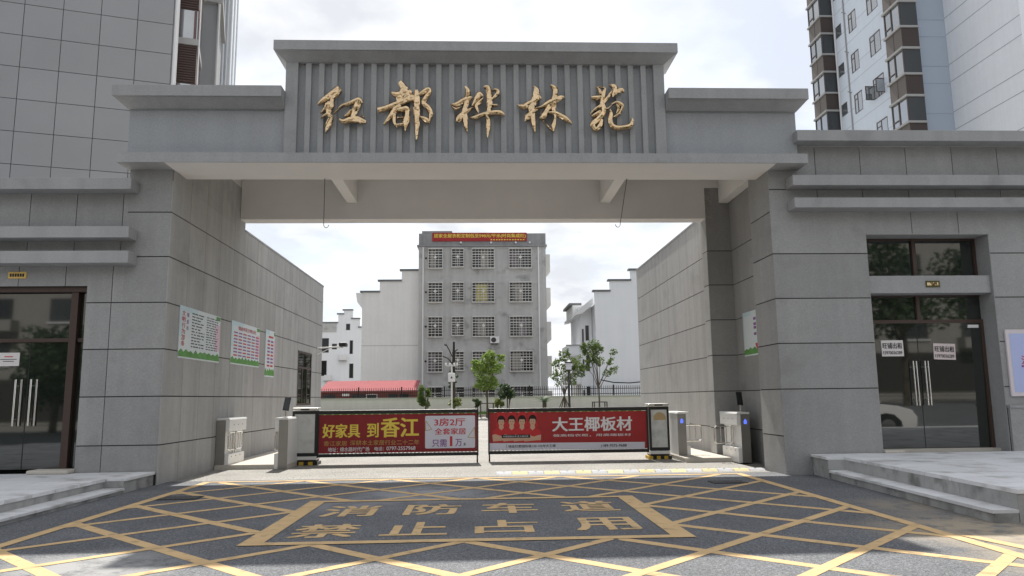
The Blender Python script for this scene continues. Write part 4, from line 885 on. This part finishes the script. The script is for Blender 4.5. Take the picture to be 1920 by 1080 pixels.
# red roofed shed
sd = root('shed', (-8, 57, .5), 'low shed with red corrugated roof behind the boundary wall', 'shed')
rtile = mat('shed_roof_red', (.36, .11, .12), .65, .3, noise=((.8, .12), (6, .08)))
b = MB(); X0, X1s = -11.7, -4.62; n = 70
for k in range(n):
    a = X0+(X1s-X0)*k/n; c = X0+(X1s-X0)*(k+1)/n; m_ = (a+c)/2
    b.quad((a, 55, 2.12), (m_, 55, 2.17), (m_, 58.5, 2.97), (a, 58.5, 2.92)); b.quad((m_, 55, 2.17), (c, 55, 2.12), (c, 58.5, 2.92), (m_, 58.5, 2.97))
    b.quad((a, 55, 2.06), (c, 55, 2.06), (c, 55, 2.12), (a, 55, 2.12))
build('roof', b, rtile, sd); build('wall', MB().box(-11.6, -4.7, 55.4, 58.4, .4, 2.1), mat('shed_wall', (.2, .07, .06), .8, noise=((1, .2),)), sd)
for (x0, x1) in ((-11.4, -10.5), (-9.3, -8.4), (-8.3, -7.5), (-6.7, -6.0), (-5.9, -5.2)):
    w_ = link('window', MB().box(x0, x1, 55.36, 55.41, 1.2, 1.9).mesh('w', pole_w if x0 == -8.3 else darkframe), sd); piece('pane', w_, glass_far, x0+.05, x1-.05, 55.34, 55.36, 1.25, 1.85)
build('name_board', MB().box(-10.0, -9.5, 55.2, 55.24, 1.75, 1.95), pole_w, sd)

# boundary wall and iron fence
bw = root('boundary_wall', (0, 48, .5), 'long pale rendered boundary wall beyond the courtyard', 'wall')
build('wall', MB().box(-30, 30, 48, 48.24, .3, 1.55), mat('render_pale', (.79, .74, .71), .9, .1, noise=((.8, .07), (6, .05)), streak=.1), bw); build('coping', MB().box(-30, 30, 47.95, 48.29, 1.55, 1.6), mat('coping_pale', (.6, .6, .56), .9), bw)
fe = root('iron_fence', (0, 48.12, 1.6), 'black iron railing fence on top of the boundary wall', 'fence')
for zc in (1.7, 2.02): build('rail', MB().box(-30, 30, 48.1, 48.14, zc, zc+.04), black, fe)
pm = MB().box(-.014, .014, -.014, .014, 0, .62).mesh('picket', black)
kx = -12.0; pk = 0
while kx < 12 and pk < 300:
    o = link('picket', pm, fe); o.location = (kx, 48.085, 1.6); kx += .135; pk += 1
pm2 = MB().box(-.04, .04, -.04, .04, 0, .68).mesh('post', black)
for k in range(-4, 5): o = link('post', pm2, fe); o.location = (k*2.7+.4, 48.18, 1.6)

# ================================================================== PLANTS
def leafmat(name, c1, c2):
    m = bpy.data.materials.new(name); m.use_nodes = True; nt = m.node_tree; n = nt.nodes; l = nt.links; b = n['Principled BSDF']
    g = n.new('ShaderNodeNewGeometry'); t = n.new('ShaderNodeTexNoise'); t.inputs['Scale'].default_value = 5; l.new(g.outputs['Position'], t.inputs[0])
    r = n.new('ShaderNodeMapRange'); r.inputs[1].default_value = .35; r.inputs[2].default_value = .65; l.new(t.outputs[0], r.inputs[0])
    x = n.new('ShaderNodeMixRGB'); l.new(r.outputs[0], x.inputs[0]); x.inputs[1].default_value = (*c1, 1); x.inputs[2].default_value = (*c2, 1)
    l.new(x.outputs[0], b.inputs['Base Color']); b.inputs['Roughness'].default_value = .6
    tr = n.new('ShaderNodeBsdfTranslucent'); l.new(x.outputs[0], tr.inputs[0]); ms = n.new('ShaderNodeMixShader'); ms.inputs[0].default_value = .35
    l.new(b.outputs[0], ms.inputs[1]); l.new(tr.outputs[0], ms.inputs[2]); l.new(ms.outputs[0], n['Material Output'].inputs[0]); return m
leaf_b = leafmat('leaf_bright', (.16, .26, .05), (.3, .4, .1)); leaf_m = leafmat('leaf_mid', (.07, .12, .03), (.16, .22, .06)); leaf_d = leafmat('leaf_dark', (.03, .06, .025), (.07, .11, .04)); leaf_y = leafmat('leaf_yellow', (.12, .17, .05), (.28, .3, .09))
bark = mat('bark', (.11, .09, .07), .95, .1, noise=((9, .3),), streak=.3); bark_d = mat('bark_dark', (.05, .045, .04), .95, .1, noise=((9, .3),))
def leaves(b, c, r, n, size, rg):
    for _ in range(n):
        while True:
            q = Vector((rg.uniform(-1, 1), rg.uniform(-1, 1), rg.uniform(-1, 1)))
            if q.length < 1: break
        p = Vector((c[0]+q.x*r[0], c[1]+q.y*r[1], c[2]+q.z*r[2])); s = size*rg.uniform(.6, 1.3)
        u = Vector((rg.gauss(0, 1), rg.gauss(0, 1), rg.gauss(0, .7))).normalized(); v = u.cross(Vector((rg.gauss(0, 1), rg.gauss(0, 1), rg.gauss(0, 1)))).normalized()
        b.add([p-u*s, p+v*s*.45, p+u*s, p-v*s*.45], [(0, 1, 2, 3)])
def tree(px, y, zb, trunk_h, lobes, label, lm, seed, br=.05, n=160, size=.085, name='young_tree', cat='tree', tips=True):
    """lobes: (px, py, radius px, relative leaf count) in the photo, at depth y"""
    rg = random.Random(seed); base = P(px, 745, Y=y); bx_ = base.x
    t = root(name, (bx_, y, zb), label, cat)
    k = y/FPX; tb = MB(); top = Vector((bx_, y, zb+trunk_h)); tb.tube([(bx_, y, zb-.05), (bx_+.02, y, zb+trunk_h*.5), tuple(top)], [br*1.25, br, br*.8], 8)
    lv = MB()
    for (lx, ly, lr, w) in lobes:
        c = P(lx, ly, Y=y); c.y = y+rg.uniform(-.5, .5)*lr*k*1.2; R = lr*k
        mid = top.lerp(c, .5)+Vector((rg.uniform(-.1, .1), rg.uniform(-.1, .1), .12)); tb.tube([tuple(top-Z1*rg.uniform(0, .35)*trunk_h*.5), tuple(mid), tuple(c)], [br*.55, br*.32, br*.12], 6)
        for q in range(5):
            e = c+Vector((rg.uniform(-1, 1), rg.uniform(-1, 1), rg.uniform(-.6, 1)))*R*.9; tb.tube([tuple(mid.lerp(c, rg.random())), tuple(e)], [br*.18, br*.06], 5)
            leaves(lv, e, (R*.4, R*.4, R*.34), int(n*w/9), size, rg)
        leaves(lv, c, (R*.9, R*.9, R*.85), int(n*w*.55), size, rg)
    build('trunk', tb, bark, t); build('crown', lv, lm, t); return t
YT = 42; ZT = gz(YT)
tree(913, YT, ZT, 1.5, [(915, 675, 16, 1), (900, 690, 15, 1), (930, 690, 15, 1), (912, 705, 18, 1.2), (905, 722, 13, .8), (925, 720, 13, .8), (920, 665, 9, .5), (938, 672, 7, .3), (893, 682, 8, .4)], 'bright green young tree in front of the grey block', leaf_b, 1, .05, 420, .085)
tree(1058, YT, ZT, 1.3, [(1060, 668, 13, .8), (1045, 680, 12, .6), (1078, 680, 13, .8), (1085, 697, 13, .9), (1050, 700, 12, .5), (1068, 695, 14, .7), (1092, 690, 9, .5), (1038, 705, 9, .35), (1072, 715, 11, .5), (1048, 718, 9, .3)], 'sparse young tree propped by wooden stakes beside the lamp post', leaf_m, 2, .05, 230, .08)
tree(1123, YT, ZT, 1.7, [(1112, 645, 13, .8), (1100, 655, 11, .6), (1120, 655, 14, 1), (1110, 672, 14, .9), (1124, 676, 13, .8), (1094, 650, 8, .35), (1150, 660, 8, .25), (1145, 678, 9, .3), (1152, 695, 9, .35), (1138, 700, 8, .25), (1100, 690, 8, .3)], 'tall slender young tree in front of the right white house', leaf_m, 3, .045, 260, .08)
tree(850, 44.5, gz(44.5), 2.0, [(850, 702, 8, .7), (849, 715, 7, .6), (846, 728, 6, .4)], 'pruned old tree with bare limbs behind the camera pole', leaf_d, 4, .08, 90, .1)
t = root('bare_limb', tuple(P(850, 690, Y=44.6)), 'bare cut branches rising above the pruned tree', 'branch')
b = MB(); c = [tuple(P(x, y, Y=44.6)) for x, y in ((850, 740), (850, 690), (851, 665), (851, 641))]; b.tube(c, [.12, .1, .08, .06], 7)
for pts in (((849, 670), (842, 656), (836, 645)), ((836, 648), (833, 646)), ((850, 684), (840, 672), (830, 668)), ((852, 660), (858, 655))): b.tube([tuple(P(x, y, Y=44.6)) for x, y in pts], .035, 6)
build('limbs', b, bark_d, t)
def shrub(name, px, py, rx, ry, y, label, lm, seed, n=420, size=.09, cat='shrub'):
    rg = random.Random(seed); c = P(px, py, Y=y); k = y/FPX; t = root(name, (c.x, y, gz(y)), label, cat)
    tb = MB()
    for q in range(5): tb.tube([(c.x+rg.uniform(-.06, .06), y, gz(y)), (c.x+rg.uniform(-1, 1)*rx*k*.6, y+rg.uniform(-.2, .2), c.z+rg.uniform(-.2, .6)*ry*k)], [.03, .01], 5)
    build('stem', tb, bark, t); lv = MB()
    for q in range(14):
        e = Vector((c.x+rg.uniform(-.7, .7)*rx*k, y+rg.uniform(-.7, .7)*rx*k, c.z+rg.uniform(-.75, .75)*ry*k)); leaves(lv, e, (rx*k*.42, rx*k*.42, ry*k*.36), n//14, size, rg)
    build('crown', lv, lm, t)
shrub('columnar_shrub', 797, 743, 13, 21, 43.5, 'dense dark columnar shrub below the left edge of the grey block', leaf_m, 11, 900)
shrub('round_shrub', 953, 735, 18, 18, 43, 'dark round shrub on short stems right of the bright tree', leaf_d, 12, 800)
shrub('low_shrub', 852, 755, 14, 9, 43.4, 'low yellowish flowering shrub at the foot of the camera pole', leaf_y, 13, 500)
shrub('low_shrub', 894, 756, 8, 7, 43.5, 'small dark ball shrub left of the bright tree', leaf_d, 14, 350)
shrub('low_shrub', 935, 754, 10, 8, 43.3, 'low yellowish shrub right of the bright tree trunk', leaf_y, 15, 400)
rg = random.Random(21); c = P(1021, 762, Y=43.2); t = root('cycad', (c.x, 43.2, gz(43.2)), 'spiky dark green cycad palm in the verge', 'palm')
build('trunk', MB().tube([(c.x, 43.2, gz(43.2)), (c.x, 43.2, gz(43.2)+.75)], .12, 8), bark, t)
for k in range(30):
    a = rg.uniform(0, 6.28); el_ = rg.uniform(.1, 1.2); L = rg.uniform(.6, .8); pts = []
    for q in range(6):
        s_ = q/5; pts.append(Vector((c.x+math.cos(a)*L*s_*math.cos(el_*(1-.5*s_)), 43.2+math.sin(a)*L*s_*math.cos(el_*(1-.5*s_)), gz(43.2)+.75+L*s_*math.sin(el_)*(1-.45*s_))))
    b = MB(); side = Vector((-math.sin(a), math.cos(a), 0))
    for q in range(5):
        for s_ in (-1, 1):
            for f_ in (0, .5):
                p0 = pts[q].lerp(pts[q+1], f_); p1 = pts[q].lerp(pts[q+1], f_+.35); tp = p0+side*s_*.13+(pts[q+1]-pts[q])*.6; b.add([p0, p1, tp], [(0, 1, 2)])
    build('frond', b, leaf_d, t)
# tree supports
wood = mat('stake_wood', (.09, .075, .06), .9)
b0 = P(1058, 745, Y=YT)
t = root('tree_stakes', (b0.x, YT, ZT), 'three dark wooden stakes propping the sparse tree', 'stakes')
for k in range(4):
    a = .4+k*1.57; build('stake', MB().tube([(b0.x+.55*math.cos(a), YT+.55*math.sin(a), ZT), (b0.x+.05*math.cos(a), YT+.05*math.sin(a), ZT+1.05)], .03, 6), wood, t)
for (px, lab) in ((1124, 'dark square guard frame around the tall slender tree'), (913, 'dark square guard frame around the bright tree')):
    b0 = P(px, 745, Y=YT); t = root('tree_guard', (b0.x, YT, ZT), lab, 'tree guard', 'tree guard frames')
    for (dx, dy) in ((-.35, -.35), (.35, -.35), (.35, .35), (-.35, .35)): piece('post', t, wood, b0.x+dx-.03, b0.x+dx+.03, YT+dy-.03, YT+dy+.03, ZT, ZT+.75)
    for (x0, x1, y0, y1) in ((-.38, .38, -.38, -.32), (-.38, .38, .32, .38), (-.38, -.32, -.32, .32), (.32, .38, -.32, .32)): piece('rail', t, wood, b0.x+x0, b0.x+x1, YT+y0, YT+y1, ZT+.751, ZT+.8)
# poles
b0 = P(847, 745, Y=40); z0 = gz(40); t = root('camera_pole', (b0.x, 40, z0), 'white pole with control box and cluster of security cameras', 'camera pole')
build('pole', MB().tube([(b0.x, 40, z0), (b0.x, 40, 3.3)], .045, 10), pole_w, t)
bxm = build('control_box', MB().box(b0.x-.19, b0.x+.19, 39.8, 39.95, 2.38, 2.84), pole_w, t, bevel=.02)
build('warning_triangle', MB().prism([(b0.x-.06, 2.56), (b0.x+.06, 2.56), (b0.x, 2.68)], 39.79, 39.797, 'Y'), ktext, bxm)
build('cross_arm', MB().tube([(b0.x-.3, 40, 3.22), (b0.x+.3, 40, 3.22)], .025, 6), pole_w, t)
for dx in (-.3, -.1, .14, .3): build('camera', MB().box(b0.x+dx-.05, b0.x+dx+.05, 39.72, 40.02, 3.24, 3.36), pole_w, t, bevel=.02)
b0 = P(1067.5, 745, Y=41); t = root('street_lamp', (b0.x, 41, gz(41)), 'dark courtyard lamp post with square lantern beside the propped tree', 'lamp')
build('pole', MB().tube([(b0.x, 41, gz(41)), (b0.x, 41, 3.0)], [.07, .05], 8), darkframe, t); build('lantern', MB().box(b0.x-.14, b0.x+.14, 40.86, 41.14, 3.0, 3.36), lilac, t); build('lantern_cap', MB().box(b0.x-.2, b0.x+.2, 40.8, 41.2, 3.361, 3.42), darkframe, t)
build('lantern_collar', MB().box(b0.x-.1, b0.x+.1, 40.9, 41.1, 2.94, 2.999), darkframe, t)

# ================================================================== ACROSS THE STREET (seen mirrored in the shop glass)
opp_m = mat('opposite_wall', (.3, .29, .27), .9, .1, noise=((.3, .1), (2, .06)), streak=.1)
op = root('street_building', (0, -30, 0), 'beige apartment building across the street, mirrored in the shop doors', 'building')
build('wall', MB().box(-42, 42, -38, -26, 0, 17), opp_m, op); build('parapet', MB().box(-42.2, 42.2, -26.2, -25.9, 17, 17.7), white_trim, op)
wm = MB().box(0, 1.9, -.06, .02, 0, 1.7).mesh('w', darkframe); wp = MB().box(.08, 1.82, .02, .03, .08, 1.62).mesh('p', glass_far); wsl = MB().box(-.1, 2.0, -.02, .12, -.12, 0).mesh('s', white_trim)
for i in range(18):
    for j in range(4):
        o = link('window', wm, op); o.location = (-40+4.5*i, -26, 4.2+3.1*j)
        for nme, me in (('pane', wp), ('sill', wsl)): c = link(nme, me, o)
        if (i+j) % 5 == 2: build('balcony', MB().box(-40.4+4.5*i, -37.6+4.5*i, -26, -25.0, 3.5+3.1*j, 4.3+3.1*j), opp_m, op)
build('shop_front', MB().box(-41, 41, -26.02, -25.9, .3, 3.2), darkframe, op)
def street_tree(x, y, h, r, seed, label):
    rg = random.Random(seed); t = root('street_tree', (x, y, 0), label, 'tree', 'trees across the street')
    tb = MB().tube([(x, y, -.05), (x+.1, y, h*.3), (x, y, h*.55)], [.2, .16, .1], 8); lv = MB()
    for q in range(14):
        a = rg.uniform(0, 6.28); c = Vector((x+math.cos(a)*r*rg.uniform(.1, .75), y+math.sin(a)*r*rg.uniform(.1, .75), h*rg.uniform(.4, .92)))
        tb.tube([(x, y, h*rg.uniform(.25, .5)), tuple(c)], [.07, .02], 5); leaves(lv, c, (r*.5, r*.5, r*.42), 190, .2, rg)
    build('trunk', tb, bark, t); build('crown', lv, leaf_d, t)
for k, (x, y, h, r) in enumerate(((-22, -11, 5.4, 2.6), (-16.5, -10, 5.0, 2.4), (-11.5, -10.5, 5.2, 2.5), (-5.5, -11.5, 5.0, 2.4), (7, -10.5, 8.5, 3.0), (12.5, -10, 9.5, 3.2), (17.5, -11, 9.0, 3.1), (23, -10.5, 10, 3.4), (29, -11, 9.5, 3.3))):
    street_tree(x, y, h, r, 50+k, ['low street tree opposite, first from the left', 'low street tree opposite, second from the left', 'low street tree opposite, third from the left', 'low street tree opposite, fourth from the left', 'tall street tree opposite, nearest the lane', 'tall street tree opposite, second from the lane', 'tall street tree opposite, third from the lane', 'tall street tree opposite, fourth from the lane', 'tall street tree opposite, farthest right'][k])
# white car parked right of the view, mirrored in the right shop door
car = root('parked_car', (10.3, 7.3, 0), 'white sports utility car parked beside the right platform', 'car', world=False)
paint = mat('car_white', (.78, .78, .77), .25, .5); cg = mat('car_glass', (.02, .022, .025), .05, .5, ior=1.8)
low = [(-2.25, .35), (-2.3, .75), (-2.2, 1.02), (-1.2, 1.06), (.9, 1.02), (1.7, .93), (2.1, .82), (2.27, .6), (2.25, .35), (1.85, .26), (1.8, .5), (1.6, .69), (1.35, .74), (1.1, .69), (.92, .5), (.87, .26), (-.93, .26), (-.98, .5), (-1.16, .69), (-1.4, .74), (-1.65, .69), (-1.83, .5), (-1.88, .28)]
def loft(poly, ys):   # (y, inset scale) cross sections
    b = MB(); n = len(poly); V = []
    for (y, s_, dz_) in ys: V += [(p[0]*s_, y, p[1]*(1-dz_)+.55*dz_) for p in poly]
    F = [(i*n+j, i*n+(j+1) % n, (i+1)*n+(j+1) % n, (i+1)*n+j) for i in range(len(ys)-1) for j in range(n)]+[tuple(range(n)), tuple(range((len(ys)-1)*n, len(ys)*n))]
    return b.add(V, F)
build('body', loft(low, ((-.92, .975, .03), (-.86, 1, 0), (.86, 1, 0), (.92, .975, .03))), paint, car)
cab = [(-2.15, 1.03), (-1.75, 1.5), (-1.3, 1.66), (.1, 1.66), (.45, 1.52), (1.15, 1.03)]
b = MB(); V = []
for y in (-.84, .84): V += [(p[0], y*(1 if p[1] < 1.1 else .8), p[1]) for p in cab]
n = 6; b.add(V, [tuple(range(n)), tuple(range(n, 2*n))]+[(i, (i+1) % n, n+(i+1) % n, n+i) for i in range(n)]); build('cabin_glass', b, cg, car)
b = MB(); b.add([(-1.8, -.69, 1.52), (-1.28, -.68, 1.69), (.12, -.68, 1.69), (.5, -.69, 1.54), (-1.8, .69, 1.52), (-1.28, .68, 1.69), (.12, .68, 1.69), (.5, .69, 1.54)], [(0, 1, 5, 4), (1, 2, 6, 5), (2, 3, 7, 6), (0, 1, 2, 3), (4, 5, 6, 7)]); build('roof', b, paint, car)
for s_ in (-1, 1):
    for (p0, p1) in (((.48, .68, 1.54), (1.18, .86, 1.03)), ((-.35, .68, 1.6), (-.35, .855, 1.03)), ((-1.75, .69, 1.52), (-1.95, .85, 1.05))): build('pillar', MB().tube([(p0[0], p0[1]*s_, p0[2]), (p1[0], p1[1]*s_, p1[2])], .035, 6), paint, car)
    build('mirror', MB().box(.85, 1.02, .9*s_-.02-.1*(s_ < 0), .9*s_+.02+.1*(s_ > 0), 1.05, 1.18), paint, car, bevel=.03)
    build('headlight', MB().box(2.0, 2.22, .6*s_-.16, .6*s_+.16, .68, .8), mat('headlight_glass', (.6, .62, .65), .1, .5), car, bevel=.03)
    build('door_handle', MB().box(-.3, -.1, .925*s_-.015, .925*s_+.015, .88, .92), chrome, car)
    for x in (1.35, -1.4):
        w_ = build('wheel', MB().tube([(x, .72*s_, .34), (x, .93*s_, .34)], .34, 24), rubber, car); build('rim', MB().tube([(x, .9*s_, .34), (x, .945*s_, .34)], .22, 16), steel, w_)
for s_ in (-1, 1): build('tail_light', MB().box(-2.31, -2.2, .68*s_-.16, .68*s_+.16, .82, .98), mat('tail_red', (.35, .02, .02), .2, .5), car, bevel=.02)
build('front_grille', MB().box(2.2, 2.29, -.4, .4, .5, .68), black, car); build('bumper', MB().box(2.05, 2.3, -.8, .8, .3, .46), darkframe, car, bevel=.04)

o = build('overhead_cable', MB().tube([tuple(P(x, y, Y=61)) for x, y in ((1126, 712), (1150, 717), (1180, 718), (1202, 716))], .05, 6), black); tag(o, 'black cable sagging across the right white house above the fence', 'cable')
